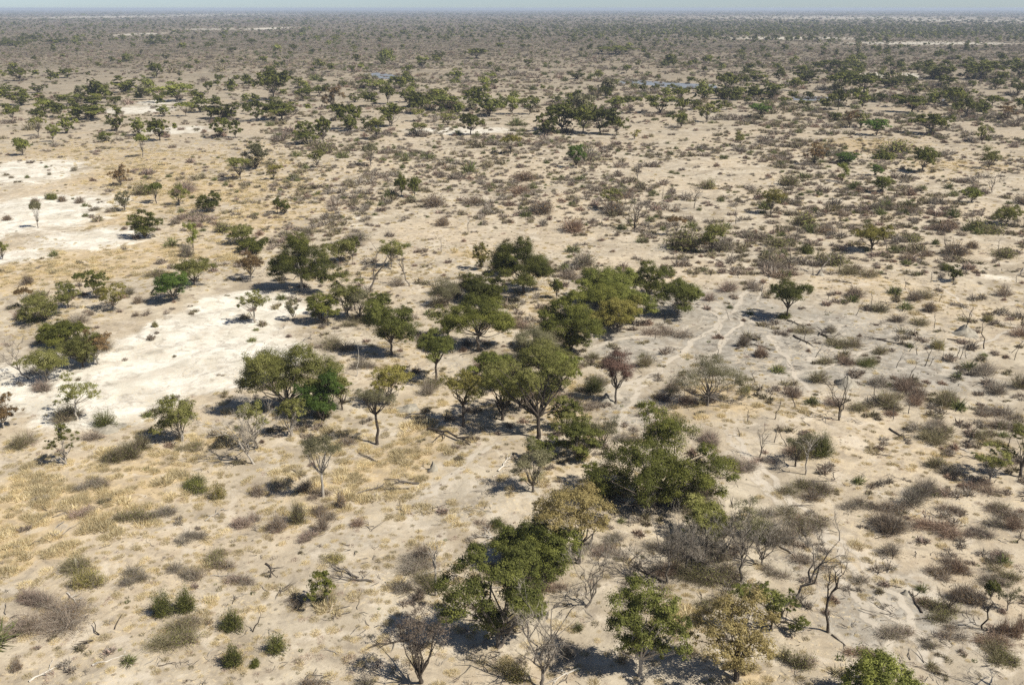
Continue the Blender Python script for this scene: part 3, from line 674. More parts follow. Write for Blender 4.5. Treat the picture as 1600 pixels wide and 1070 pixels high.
big(430,600,60,56,'O','olive tree at the pan edge behind the wide light olive one')
big(535,640,44,60,'O','slim olive tree on the sunny side of the vivid fresh-green tree')
dead_tree(1095,890,86,52,'mid','wide tangle of grey limbs in the thicket below the largest tree', limbs=8, low=.12)
dead_tree(1190,880,70,60,'mid','grey many-limbed dead tree on the track side of the thicket', limbs=8, low=.15)
dead_tree(1130,870,60,56,'mid','pale grey dead tree in the middle of the thicket', limbs=7, low=.2)
dead_tree(985,905,70,40,'mid','low spreading dead bough tree beside the tall round green tree', limbs=7, low=.1)
MID = """30 127 28 22 D|106 122 26 16 D|245 122 22 25 D|260 93 12 10 D|363 84 13 11 D|393 71 14 10 D|329 74 14 10 D|459 82 14 12 D|489 84 9 8 D|236 72 20 9 D|326 146 14 20 D|275 159 56 30 M|
428 157 55 45 D|474 158 25 22 D|520 170 28 36 B|33 165 45 26 D|148 168 30 20 D|111 163 28 17 M|199 145 46 25 D|233 150 14 15 D|142 187 56 26 D|182 205 25 30 D|216 212 22 28 M|250 220 38 36 D|
61 213 22 26 O|84 222 15 28 M|105 209 24 30 M|36 243 24 30 M|313 176 32 22 M|352 186 56 30 D|402 190 30 30 M|440 188 60 32 D|345 216 30 30 M|368 216 24 26 M|505 222 26 40 D|478 226 36 34 M|
545 202 42 42 D|223 246 20 32 M|400 240 20 18 D|550 114 11 12 D|610 88 11 11 D|557 100 11 15 D|685 95 19 15 D|745 92 34 16 D|766 106 12 10 D|660 106 20 18 M|597 99 20 12 M|825 103 14 11 D|
817 77 11 8 D|962 85 60 13 D|1011 92 11 10 D|979 115 14 13 D|714 126 20 18 M|768 129 16 12 M|901 124 27 14 D|583 139 40 16 M|606 163 25 28 D|655 168 30 26 D|635 160 24 18 D|695 173 48 24 M|
741 172 34 34 D|766 182 42 34 M|800 179 30 30 M|827 179 26 28 M|803 155 20 12 M|947 155 17 22 D|960 170 32 20 M|985 178 30 24 M|1030 178 46 32 M|1063 158 30 22 D|611 198 40 36 D|547 205 26 26 M|
655 190 26 22 O|588 218 34 38 O|655 213 26 24 O|700 196 26 24 O|854 211 36 34 D|878 206 58 46 D|911 208 44 42 D|938 210 46 44 D|963 211 28 28 D|992 218 18 16 Y|1063 200 22 26 M|1136 145 36 30 D|
1127 155 28 22 D|1175 155 32 24 M|1150 156 24 20 M|1100 158 32 28 M|1205 156 34 24 M|1262 160 15 18 D|1197 95 14 11 D|1262 130 42 24 D|1293 112 42 20 D|1315 142 46 32 D|1330 124 36 20 D|1350 146 52 32 D|
1390 137 42 22 D|1434 114 12 13 D|1465 124 54 28 D|1532 124 60 28 D|1593 122 30 24 D|1181 127 36 16 D|1217 128 18 20 D|1478 139 28 22 D|1519 139 14 14 D|1310 172 27 30 D|1347 168 22 30 M|
1424 176 46 28 D|1492 166 40 28 D|1458 164 24 24 M|1509 184 33 30 D|1536 180 24 24 M|1550 165 28 16 D|1573 188 26 28 B|1188 185 33 22 G|1104 191 32 28 O|1065 180 20 26 D|1065 198 15 20 D|
1327 200 28 30 B|1345 200 26 28 O|1369 212 36 24 G|1455 210 50 32 D|1534 223 24 32 O|1156 228 16 20 O|1262 170 13 14 O|40 62 30 6 D|90 68 40 7 D|15 72 30 8 D|555 160 20 14 D|20 190 24 24 D|
70 178 30 24 M|290 182 24 20 M|165 222 22 16 M|1225 168 18 14 M|1400 168 20 18 M|1590 150 24 20 D|1120 176 20 18 M|870 160 18 12 M|680 148 18 10 M|500 150 26 14 D|575 205 22 22 D|525 190 24 24 M|
1240 142 22 18 D|1375 160 20 16 D|1430 148 24 16 D|1555 140 26 18 D|1086 172 20 16 D|1040 150 20 14 M|920 172 18 14 M|10 150 26 18 M|60 145 22 14 D|180 165 20 16 D|255 182 22 18 M"""
for row in MID.replace('\n', '').split('|'):
    a_, b_, c_, d_, k_ = row.split(); big(int(a_), int(b_), int(int(c_) * 1.2), int(int(d_) * 1.18), k_)

# ---------------------------------------------------------------- dead trees, snags
dead_tree(397,722,92,72,'pale','sprawling dead grey tree with a collapsed limb','the sprawling dead tree', lev=3, lean=-.15, limbs=6, low=.25)
dead_tree(1311,656,58,60,'dark','dark leafless forked tree in front of the pale termite mound','the dark forked dead tree', limbs=5, low=.28, twigs=False)
dead_tree(991,362,54,46,'dark','wide bare tree of fan-shaped black limbs','the fan-shaped bare tree', limbs=7, low=.12)
dead_tree(1223,945,62,98,'mid','tall bare tree leaning over the worn track','the bare tree leaning over the track', lean=.32, limbs=3, low=.35)
dead_tree(1294,986,30,92,'dark','single upright black pole tree with a two-pronged top','the two-pronged black pole tree', limbs=3, low=.62, twigs=False)
dead_tree(915,948,72,76,'mid','low dead tree with snaking limbs on the ground','the snaking-limbed tree', lean=.1, limbs=5, low=.15)
dead_tree(848,1070,82,112,'mid','fine-twigged bare tree at the lower edge beside a fallen white branch','the fine-twigged bare tree', limbs=6, low=.22)
dead_tree(682,930,28,84,'pale','thin white dead tree beside the broad green tree', limbs=3, low=.5, twigs=False)
dead_tree(1042,913,56,80,'mid','bare grey tree nearest the ground sticks below the largest tree', limbs=4, low=.45)
dead_tree(1072,898,56,66,'mid','bare grey tree entwined with its taller neighbour', limbs=5, low=.4)
dead_tree(1157,905,46,84,'mid','dark-barked bare tree rising out of the grey thicket', limbs=4, low=.4)
dead_tree(1259,738,34,54,'pale','bleached crooked dead tree on a bare slope','the bleached crooked dead tree', limbs=4, low=.55, twigs=False)
dead_tree(1188,711,26,44,'mid','slim forked dead sapling above a pale bush', limbs=3, low=.4, twigs=False)
dead_tree(1535,985,24,56,'dark','charred dead trunk with stubby branches near a bushy shrub', limbs=3, low=.6, twigs=False)
dead_tree(1480,956,42,32,'dark','low black tangled dead shrub', limbs=6, low=.1, twigs=False)
dead_tree(46,590,52,46,'mid','curved bare tree beside the pan-side clump', lean=-.4, limbs=4, low=.4)
dead_tree(1395,870,24,26,'mid','small V-shaped dead sapling beside the worn track', limbs=3, low=.1, twigs=False)
dead_tree(1640,1120,110,110,'mid','wide bare tree whose shadow reaches in at the corner', limbs=7, low=.2)
dead_tree(1550,300,32,28,'dark','bare tree bent like a hook on the far scrub', limbs=4, low=.25)
dead_tree(1085,326,24,34,'mid','small pale bare tree on the scrub plain', limbs=4, low=.35)
dead_tree(996,284,18,28,'mid','small bare tree on the far scrub', limbs=3, low=.35)
dead_tree(1007,806,44,34,'pale','heap-like pale dead shrub in the shadow of the largest tree', limbs=7, low=.1)
dead_tree(1511,512,30,34,'dark','bare forked sapling growing on the small pale mound', limbs=3, low=.35, twigs=False)
dead_tree(1596,510,26,36,'dark','bare forked sapling at the picture edge', limbs=3, low=.3, twigs=False)
dead_tree(1190,462,14,22,'mid', limbs=3, low=.5, twigs=False)
dead_tree(640,447,30,46,'mid','slanting bare sapling behind the low bushes', lean=-.2, limbs=3, low=.5, twigs=False)
for s in ((575,452,58,'mid'),(583,436,44,'mid'),(558,590,32,'white'),(1538,543,36,'dark'),(1418,596,28,'mid'),(1242,640,32,'dark'),(1210,657,28,'dark'),(1415,455,18,'mid'),(1508,772,16,'dark'),(423,900,18,'mid'),
          (394,986,24,'dark'),(1139,858,40,'pale'),(1445,570,30,'dark'),(1382,488,16,'mid'),(1337,495,20,'mid'),(1293,470,16,'mid'),(1366,618,18,'mid'),(1575,700,18,'dark'),(1560,610,20,'mid'),(1312,425,26,'mid'),
          (1270,430,22,'mid'),(1277,432,34,'pale'),(1236,400,18,'mid'),(1455,440,18,'mid'),(1388,392,26,'mid'),(1100,400,16,'mid'),(1150,350,24,'mid'),(1035,312,18,'mid'),(940,350,16,'mid'),(810,330,26,'mid'),
          (1330,465,18,'dark'),(1180,600,16,'dark'),(1120,560,14,'dark'),(1500,560,26,'mid'),(1585,560,18,'dark'),(940,505,14,'dark'),(1038,505,12,'dark'),(525,342,20,'pale'),(655,322,22,'mid'),(730,365,24,'mid'),
          (1210,690,20,'mid'),(1305,745,14,'mid'),(1565,880,18,'dark'),(1590,850,22,'dark'),(690,395,22,'mid'),(1345,335,20,'mid'),(1480,395,26,'mid'),(1560,400,20,'dark'),(1245,365,20,'mid'),(1020,300,14,'mid')):
    snag(*s)
# ---------------------------------------------------------------- fallen wood and mounds
log(669,672,735,697,'dark','blackened fallen branch propped on one end in open sand', raise_=.35)
log(640,762,600,764,'dark',None); log(793,845,740,838,'white','bleached fallen branch pointing at the green tree crown')
log(145,1042,208,1024,'white','smooth bleached log lying alone on pale sand', lev=1); log(45,1064,107,1032,'white','long curved bleached log at the corner', lev=1)
log(102,950,168,972,'pale','pale branch with forked tips among straw grass', lev=3); log(105,925,125,948,'white','short knotted bleached stump limb'); log(582,912,524,903,'mid','thin wavy fallen branch beside the small leaning tree')
log(415,877,436,905,'dark',None, lev=1); log(640,1002,582,1010,'dark','black forked limb beside the dusky brown tree'); log(905,1040,858,1062,'white','white fallen branch beside the fine-twigged bare tree')
log(778,740,800,715,'white','white upright broken limb in the shadow of the pale tree'); log(770,748,790,738,'white'); log(1500,700,1520,708,'white','short pale log among gravel', lev=0, rk=1.6)
log(1385,531,1350,528,'dark'); log(1370,531,1408,538,'dark'); log(320,810,350,790,'pale','pale branch beside the pinkish bush'); log(1300,990,1335,1020,'dark','bent dark stick beside the pole tree', lev=0)
log(1105,905,1050,850,'mid',None, lev=3); log(1136,916,1085,880,'dark','large spread of black dead limbs on the ground', lev=3, rk=.9); log(1136,918,1110,945,'dark',None, lev=3, rk=.9)  # the two dark logs model a dead tree's cast shadow as limbs
log(1038,912,975,880,'dark','long black fallen bough below the largest tree', lev=3); log(560,770,600,758,'mid',None,lev=1); log(655,755,600,748,'mid',None,lev=1)
log(1215,850,1262,880,'pale','pale tangled limb at the foot of the grey thicket', lev=3); log(655,900,690,890,'white','white fork of a fallen branch beside the thin white dead tree',lev=2)
log(560,905,520,885,'mid',None,lev=2); log(1150,548,1180,530,'dark'); log(1172,540,1205,548,'dark',None,lev=3); log(1440,960,1420,925,'dark',None,lev=0); log(590,720,560,706,'mid',None,lev=1)
log(1240,525,1275,545,'dark'); log(1280,520,1310,538,'dark'); log(1300,510,1280,525,'mid'); log(1230,500,1262,512,'mid'); log(1320,605,1280,600,'mid',None,lev=1)
log(1390,668,1425,690,'dark'); log(1540,720,1500,712,'mid'); log(1330,445,1300,440,'dark'); log(1385,428,1340,432,'dark',None,lev=3); log(1480,530,1520,535,'dark'); log(1195,310,1230,316,'dark')
for _ in range(46):
    px_, py_ = random.choice([(random.uniform(1180, 1600), random.uniform(300, 760)), (random.uniform(560, 1280), random.uniform(300, 560)), (random.uniform(20, 700), random.uniform(720, 1060)), (random.uniform(1200, 1600), random.uniform(760, 1060))])
    an = random.uniform(0, 6.28); l_ = random.uniform(14, 30) * (.5 + py_ / 900)
    log(px_, py_, px_ + math.cos(an) * l_, py_ + math.sin(an) * l_ * .4, random.choice(['dark', 'mid', 'mid', 'pale']), None, random.randint(0, 2), .8)
for _ in range(48):
    px_, py_ = random.uniform(1000, 1600), random.uniform(330, 700)
    snag(px_, py_, random.uniform(9, 20) * (.5 + py_ / 900), random.choice(['dark', 'mid', 'mid']))

def mound_mat():
    m, n, out = new_mat('termite_clay'); L = n.links.new; tc = n.nodes.new('ShaderNodeTexCoord'); nz = n.nodes.new('ShaderNodeTexNoise'); nz.inputs['Scale'].default_value = 2.2; nz.inputs['Detail'].default_value = 8
    L(tc.outputs['Object'], nz.inputs['Vector']); rp = ramp(n, [(.35, (.24, .215, .165)), (.65, (.38, .345, .27))]); L(nz.outputs[0], rp.inputs[0])
    pb = n.nodes.new('ShaderNodeBsdfPrincipled'); pb.inputs['Roughness'].default_value = .95; L(rp.outputs[0], pb.inputs['Base Color']); L(pb.outputs[0], out.inputs[0]); return m
MM = mound_mat()
def mound(px, py, wpx, hpx, label, short=None, spike=1.15):
    x, y, t = at(px, py); m, a, _ = scale_at(py); Rr = wpx * m / 2; Ht = hpx * .6 * m / math.cos(a)
    nr, na = 14, 28; V = [(0, 0, Ht)]; Fc = []
    for i in range(1, nr + 1):
        f = i / nr
        for j in range(na):
            th = 2 * math.pi * j / na; lump = 1 + .18 * math.sin(th * 3 + i * .4 + px) + .09 * math.sin(th * 7 + i)
            V.append((math.cos(th) * Rr * f * lump, math.sin(th) * Rr * f * lump, Ht * (1 - f) ** spike * (1 + .12 * math.sin(th * 5 + i * .9)) - .08 * (i == nr)))
    T = [(0, 1 + j, 1 + (j + 1) % na) for j in range(na)]
    Q = [(1 + (i - 1) * na + j, 1 + i * na + j, 1 + i * na + (j + 1) % na, 1 + (i - 1) * na + (j + 1) % na) for i in range(1, nr) for j in range(na)]
    o = obj('termite_mound', build_mesh('termite_mound', V, T, Q, [MM], None, True), None, (x, y, float(hgt(x, y)) - .04)); reg(o, x, y, 'termite mound', 'clay mound', label, short, wpx)
mound(1322,602,40,24,'tall pale pointed termite mound behind the dark forked dead tree','the tall pointed mound')
mound(1507,520,38,24,'pale termite mound with a forked sapling on top')
mound(1051,521,14,14,'little dark cone-shaped mound on open ground outside the grove','the little cone mound', 1.1)
mound(947,627,26,22,'blocky pale mound at the foot of the crimson tree', None, 1.1)
mound(1281,431,14,14,'small pointed mound beside thin poles on the scrub', None, 1.1)
mound(677,734,18,24,'pale spike-shaped mound amid straw tufts', None, 1.2)
mound(120,888,22,26,'grey clay spike in the yellow-green bush', None, 1.2)
mound(1414,930,14,12,'dark lump of clay on the worn track', None, 1.1)
mound(170,672,52,12,'low broad pale mound under the fallen green shrub', None, 1.4)
mound(640,640,40,9,'low whitish clay mound beside straw tufts', None, 1.3)

# ---------------------------------------------------------------- bushes placed one by one (x, foot y, width, height, kind, label, short)
BU = [(95,658,76,42,'olive','big dome-shaped olive bush beside the white-stemmed flat tree','the dome bush by the white stem'),(22,706,60,40,'olive','rounded grey-olive bush on the sand edge',None),(175,728,48,34,'olive',None,None),(200,722,46,38,'olive',None,None),(218,706,40,34,'olive','uppermost of the chain of three olive bushes',None),
 (294,765,54,34,'green','compact dark bush in straw grass','the compact dark bush'),(208,816,64,38,'olive','grey-green bush touching a paler bush in straw grass',None),(258,808,62,30,'grey','pale grey bush touching the grey-green bush',None),(160,670,44,32,'green','green shrub sprawling on a pale mound','the sprawling green shrub'),
 (476,772,50,34,'brown','dark brown bush in the shadow of the umbrella thorn',None),(402,774,32,26,'brown',None,None),(378,826,60,40,'pink','wide pinkish bush beside a pale fallen branch','the wide pinkish bush'),(431,830,40,34,'brown',None,None),(464,820,38,44,'olive',None,None),(499,812,54,34,'brown',None,None),
 (532,796,28,36,'brown',None,None),(502,832,34,34,'brown',None,None),(338,776,28,26,'gold',None,None),(558,826,34,18,'rust',None,None),(775,826,24,16,'green','small green bush beside a bleached fallen branch',None),(1184,848,72,58,'green','grey-green bush deep in the thicket beside the worn track','the grey thicket'),
 (1236,856,66,64,'grey','big round grey-brown bush beside the worn track','the big round bush by the track'),(1052,872,80,42,'grey',None,None),(1095,885,60,34,'grey',None,None),(1120,880,50,36,'grey',None,None),(1130,840,40,34,'grey',None,None),(1190,722,50,20,'pink','low pale bush under the slim forked dead sapling',None),(1262,767,80,30,'olive','long low olive bush on the bare slope','the long low olive bush'),
 (1110,696,62,36,'pink','pinkish bush behind the largest dark tree',None),(1278,716,62,46,'olive',None,None),(1288,716,42,42,'green',None,None),(1463,680,68,32,'grey','flat grey bush above the gravel','the flat grey bush'),(1447,784,80,50,'grey','large grey dome bush beside black twigs','the large grey dome bush'),(1397,838,86,54,'brown','broad brown bush before the large grey dome bush',None),(1390,800,70,32,'brown',None,None),
 (1500,808,54,26,'brown',None,None),(1565,808,84,34,'brown',None,None),(1495,848,96,38,'rust','long rusty bush with black twigs','the long rusty bush'),(1284,768,44,28,'grey',None,None),(127,916,54,42,'gold','yellow-green bush around a grey clay spike','the yellow-green bush'),(45,950,74,46,'pink','sprawling pinkish grey bush in straw grass',None),(216,915,58,34,'grey',None,None),
 (290,908,60,38,'grey','soft grey bush behind the dark twin bushes',None),(330,880,56,32,'olive',None,None),(252,968,38,44,'green','dark twin bush with a reddish side and black shadow','the dark twin bushes'),(288,962,40,42,'green','rounder of the dark twin bushes, on the sunny side',None),(20,1052,24,30,'brown','small upright brown bush beside the curved log',None),(360,988,44,36,'green','reddish green bush beside dead twigs',None),
 (430,1024,38,34,'green','tidy round green bush on open sand','the tidy round bush'),(363,1048,34,38,'green','dark bush with a pale stick before it',None),(400,1044,20,18,'green','tiny green bush beside a larger dark one',None),(480,1082,68,32,'brown','brown bush cut by the lower edge',None),(570,1080,40,26,'grey',None,None),(805,1066,62,40,'gold',None,None),(887,1026,34,32,'grey',None,None),
 (1248,1048,54,46,'olive','slanting olive shrub below the broken leaning tree',None),(1502,896,48,30,'rust',None,None),(1517,944,76,52,'brown','reddish brown bush with a small dark tree growing from it','the reddish bush with a tree'),(1592,1004,52,58,'rust','rust-red bush cut by the picture edge',None),(240,511,18,16,'olive','tiny lone bush at the head of the white pan',None),
 (667,620,36,28,'grey',None,None),(685,462,46,28,'olive',None,None),(712,468,42,34,'grey','bluish grey bush between green trees',None),(620,448,34,18,'grey',None,None),(1009,576,40,28,'olive','smooth olive-grey bush beside the crimson tree','the smooth bush by the crimson tree'),(929,616,46,34,'green','smooth dark green bush beside the crimson tree',None),(928,562,30,16,'olive',None,None),
 (1052,616,38,28,'brown','brown bush at the foot of the broad grey spreading tree',None),(1140,456,44,24,'pink','pinkish dome bush where the trails meet','the pinkish dome where trails meet'),(1339,468,48,22,'brown',None,None),(1377,490,46,22,'olive',None,None),(1432,474,38,22,'brown',None,None),(1455,490,28,20,'brown',None,None),(1405,506,38,18,'brown',None,None),(1442,510,46,18,'olive',None,None),
 (1546,504,24,12,'gold',None,None),(1379,553,32,18,'olive',None,None),(1467,546,28,16,'gold',None,None),(1293,572,38,16,'olive',None,None),(1326,574,42,20,'rust',None,None),(1362,577,52,26,'green','light green bush ending the low hedge-like row','the low hedge-like row'),(1389,638,48,32,'olive',None,None),(1435,634,54,32,'rust',None,None),(1485,636,72,46,'olive','largest bush of the row on the grey flat','the row on the grey flat'),
 (1566,654,68,30,'brown',None,None),(1573,464,38,24,'brown',None,None),(1600,608,44,30,'olive',None,None),(1230,498,26,14,'green','leafy skirt of bush at the foot of the lone parasol tree',None),(896,364,52,28,'rust','reddish dome bush on the open plain','the reddish dome bush'),(929,300,30,14,'brown',None,None),(1108,296,32,18,'olive',None,None),(1371,328,30,16,'grey','grey dome bush under a small green tree',None),
 (1429,334,30,20,'brown',None,None),(1561,368,70,18,'olive','long flat olive bush under the flat-topped twisted tree',None),(1412,408,34,20,'brown',None,None),(1337,464,30,18,'brown',None,None),(1264,396,34,18,'green','dark low bush on the open scrub',None),(1260,354,48,24,'olive',None,None),(1386,250,52,12,'green',None,None),(75,312,26,14,'green','dark low bush on the white sand','the dark bush on white sand'),(93,316,22,16,'brown',None,None),
 (50,318,18,12,'brown',None,None),(122,318,22,12,'brown',None,None),(76,274,12,8,'grey',None,None),(114,268,14,10,'grey',None,None),(8,345,26,12,'brown',None,None),(150,330,22,12,'grey',None,None),(178,332,30,14,'grey',None,None),(270,350,20,14,'grey',None,None),(345,365,34,20,'olive',None,None),(290,402,32,26,'grey',None,None),(17,280,14,7,'grey',None,None),(1480,424,18,12,'green',None,None),
 (1110,470,30,18,'pink',None,None),(1165,618,20,12,'gold',None,None),(200,462,24,14,'grey',None,None),(215,476,22,16,'brown',None,None),(140,494,18,10,'brown',None,None),(28,500,30,24,'rust',None,None),(208,495,16,10,'brown',None,None),(1190,560,26,22,'rust',None,None),(1163,545,30,26,'brown','dark spiky bush beside charred sticks',None),(850,900,30,20,'gold',None,None),(660,880,44,34,'brown',None,None),(1300,520,26,14,'grey',None,None),
 (745,690,26,10,'brown',None,None),(520,880,40,14,'gold',None,None),(655,940,24,24,'brown',None,None),(40,445,24,20,'brown',None,None),(1520,390,34,18,'brown',None,None),(1445,400,28,18,'brown',None,None),(690,352,44,20,'brown','wide brown bush beside a leaning bare stick',None),(1320,340,30,16,'brown',None,None),(1180,372,26,16,'brown',None,None),(1395,650,30,12,'rust',None,None),(1560,700,30,12,'gold',None,None)]
for b in BU: bush(*b)

# ---------------------------------------------------------------- random bushes: the largest stand alone, the rest are the scrub
RIVER = [(608,121,46,3,.8),(1035,133,88,2.5,.7),(1280,155,44,2,.5)]
def field_px(px, py, blobs):
    o = 0.0
    for bx, by, rx, ry, s in blobs: o = max(o, s * math.exp(-.8 * (((px - bx) / rx) ** 2 + ((py - by) / ry) ** 2)))
    return o
def clump(px, py):
    x, y, t = at(px, py)
    n = math.sin(x * .045 + 2.1 * math.sin(y * .021)) * math.sin(y * .038 + 1.7 * math.sin(x * .03 + 1)) + .7 * math.sin(x * .13 + y * .09 + 2 * math.sin(y * .05)) * math.sin(y * .11 - x * .06)
    return max(.18, min(2.4, 1.0 + 1.25 * n))
BELT = [(760,500,120,60,1),(860,600,90,90,1),(930,700,120,60,1),(1000,790,120,50,.8),(850,880,120,60,.8),(560,480,140,50,.6),(460,640,90,50,.7),(1130,870,110,60,.8),(700,640,120,40,.4),(480,790,90,50,.5),(1250,840,60,40,.5),(90,530,90,50,.5)]
def bush_density(px, py):
    d = clump(px, py) * max(0, 1 - field_px(px, py, RIVER))
    d *= 1.0 - .97 * min(1, field_px(px, py, PAN) * 1.4)
    if py > 430:
        d *= .36 if px > 1150 else .13
        d += .75 * field_px(px, py, BELT)
        if px > 1450 and py > 660: d *= 1.8
        return d * (.6 if py > 700 else 1)
    if px < 420: d *= .34
    if px > 1150 and py < 340: d *= 1.35
    if 500 < px < 1150 and 210 < py < 330: d *= 1.1
    return d
cands = []
r2 = random.Random(21)
for _ in range(60000):
    py = r2.uniform(105, 430) if r2.random() < .93 else r2.uniform(430, 1060); px = r2.uniform(-40, 1640)
    w_m = r2.lognormvariate(math.log(3.1 + max(0, min(1.4, (250 - py) / 80))), .5); m = scale_at(py)[0]; wp = w_m / m; hp = wp * r2.uniform(.36, .56)
    dens = (1.6 + 1.6 * max(0, min(1, (260 - py) / 110))) * bush_density(px, py) / (wp * hp) * (1680 * 325 / 55800 if py < 430 else 1680 * 630 / 4200)
    if r2.random() < dens: cands.append((wp, px, py, hp))
cands.sort(reverse=True)
kinds_b = ['grey', 'brown', 'brown', 'rust', 'olive', 'olive', 'olive', 'pink', 'grey', 'brown']
NB = max(0, 298 - len(BU))
inframe = [c for c in cands if -10 < c[1] < 1610]
for wp, px, py, hp in inframe[:NB]: bush(px, py, wp, hp, r2.choice(kinds_b))
rest = inframe[NB:] + [c for c in cands if not -10 < c[1] < 1610]

# ---------------------------------------------------------------- stuff by point instances
def instancer(name, protos, P, rz, S, var, kind='stuff', tilt=None):
    """one object: a point per plant, each point carries its own copy of one of the small meshes"""
    col = bpy.data.collections.new(name + '_kinds')
    for i, me in enumerate(protos):
        o = bpy.data.objects.new('%s_%02d' % (name, i), me); col.objects.link(o)
    me = bpy.data.meshes.new(name); me.vertices.add(len(P)); me.vertices.foreach_set('co', np.asarray(P, np.float32).ravel())
    rot = np.zeros((len(P), 3), np.float32); rot[:, 2] = rz
    if tilt is not None: rot[:, 0] = tilt
    a = me.attributes.new('rot', 'FLOAT_VECTOR', 'POINT'); a.data.foreach_set('vector', rot.ravel())
    a = me.attributes.new('scl', 'FLOAT_VECTOR', 'POINT'); a.data.foreach_set('vector', np.asarray(S, np.float32).ravel())
    a = me.attributes.new('var', 'INT', 'POINT'); a.data.foreach_set('value', np.asarray(var, np.int32))
    me.update()
    g = bpy.data.node_groups.new(name, 'GeometryNodeTree'); g.interface.new_socket('Geometry', in_out='INPUT', socket_type='NodeSocketGeometry'); g.interface.new_socket('Geometry', in_out='OUTPUT', socket_type='NodeSocketGeometry')
    N = g.nodes; L = g.links.new; gi = N.new('NodeGroupInput'); goo = N.new('NodeGroupOutput')
    ip = N.new('GeometryNodeInstanceOnPoints'); ci = N.new('GeometryNodeCollectionInfo'); ci.inputs[0].default_value = col; ci.inputs['Separate Children'].default_value = True; ci.inputs['Reset Children'].default_value = True
    def na(nm, typ):
        q = N.new('GeometryNodeInputNamedAttribute'); q.data_type = typ; q.inputs[0].default_value = nm; return q.outputs[0]
    L(gi.outputs[0], ip.inputs['Points']); L(ci.outputs[0], ip.inputs['Instance']); ip.inputs['Pick Instance'].default_value = True
    L(na('var', 'INT'), ip.inputs['Instance Index']); L(na('rot', 'FLOAT_VECTOR'), ip.inputs['Rotation']); L(na('scl', 'FLOAT_VECTOR'), ip.inputs['Scale']); L(ip.outputs[0], goo.inputs[0])
    o = obj(name, me); md = o.modifiers.new('plants', 'NODES'); md.node_group = g; o['kind'] = kind
    return o

def merge_bush(kind, n, wd, leafs):
    me, lf = bush_mesh(3, 1.25, 2.7, kind, n, wd, 0, .1, r2.choice([1, 2, 2]))
    return me
# scrub
kb = ['grey', 'brown', 'rust', 'olive', 'green', 'pink', 'brown', 'olive']
sp = [merge_bush(k, 170, .11, .3) for k in kb]
far_c = []
for _ in range(150000):
    py = 18 + (r2.random() ** .8) * 90; px = r2.uniform(-60, 1660); m = scale_at(py)[0]
    w_m = r2.lognormvariate(math.log(4.4), .4) * (1 + max(0, (60 - py)) / 14); wp = max(w_m / m, 1.6); hp = wp * .45
    pn = field_px(px, py, PAN) + field_px(px, py, RIVER)
    if r2.random() < 2.9 * (.45 + .55 * clump(px, py)) * (1 - min(1, pn * 1.15)) / (wp * hp) * (1720 * 90 / 150000): far_c.append((wp, px, py, hp))
allc = rest + far_c
A = np.array([(a, b, c, d) for a, b, c, d in allc]); X, Y, Tt = at_np(A[:, 1], A[:, 2]); mm = Tt / F
k = len(A); Z = hgt(X, Y) - .03
W_ = A[:, 0] * mm
instancer('scrub', sp, np.stack([X, Y, Z], 1), rng.uniform(0, 6.28, k), np.stack([W_ / 3, W_ / 3, W_ / 3 * rng.uniform(.7, 1.25, k)], 1), rng.choice([0, 0, 1, 1, 2, 3, 3, 3, 4, 5, 6, 7], k))['label'] = 'dense grey and brown scrub covering the far plain'
# distant woodland
WOOD = [(1300,50,400,12,2.3),(1050,48,250,9,1.6),(60,66,90,5,1.1),(200,61,150,6,.6),(520,58,200,6,.7),(750,50,300,7,.5),(250,42,300,7,.45),(1480,50,200,8,.9),(1400,112,220,14,.6),(1330,130,100,10,.5),(450,150,250,18,.45),(100,165,140,20,.45),
        (1200,142,170,14,.5),(700,160,280,14,.4),(960,82,60,4,.5),(800,17.5,1400,3.5,1.5),(800,23,1400,4,.8),(1400,40,300,6,1.2),(380,36,260,4,.5),(950,36,200,5,.7),(130,35,150,4,.5),(1450,80,200,6,.35),(700,58,120,5,.5),(300,110,200,12,.12)]
wc = []
for _ in range(90000):
    u = r2.random(); py = 15.6 + (u ** 1.5) * 175; px = r2.uniform(-60, 1660); m = scale_at(py)[0]
    dn = (field_px(px, py, WOOD) + .05) * (1 - min(1, field_px(px, py, PAN) * (.8 if py < 40 else 1.3))) * max(0, 1 - field_px(px, py, RIVER))
    w_m = r2.lognormvariate(math.log(7), .3); hr = .75
    if py < 40: w_m *= 1 + (40 - py) / 9; hr = .75 / (1 + (40 - py) / 9) * 1.15
    wp = max(w_m / m, 1.5); hp = max(wp * hr, .8)
    pd = (1 / 175 / 1.5) * ((py - 15.6) / 175 + 1e-4) ** (1 / 1.5 - 1)      # sampling density in py
    if py > 60: dn *= clump(px, py) ** 1.3
    if r2.random() < 2.0 * dn / (wp * hp) / (90000 * pd / 1720): wc.append((wp, px, py, hr))
wc.sort(reverse=True)
print('scrub', k, 'woodland', len(wc))
fp = []
for kk, v in (('D', 0), ('D', 1), ('M', 2), ('O', 3), ('S', 1), ('D', 3)):
    lb = auto_lobes(7, 1.2, 5.6, 2, 'round')[:7]; lb = [(c, r * 1.25) for c, r in lb]
    P, N, T = crown_points(lb, 420, .5); V, Q = leaf_quads(P, N, 1.0); P[:, 2] = np.maximum(P[:, 2], .4)
    me = build_mesh('crown', V, None, Q, [LM[kk]], np.repeat(T, 4)); fp.append(me)
A = np.array(wc); X, Y, Tt = at_np(A[:, 1], A[:, 2]); mm = Tt / F; W_ = A[:, 0] * mm; k = len(A)
instancer('distant_woodland', fp, np.stack([X, Y, np.zeros(k)], 1), rng.uniform(0, 6.28, k), np.stack([W_ / 7, W_ / 7, W_ * A[:, 3] / 5.6], 1), rng.choice([0, 0, 1, 1, 2, 3, 4, 5], k))['label'] = 'dark belts of distant woodland toward the horizon'

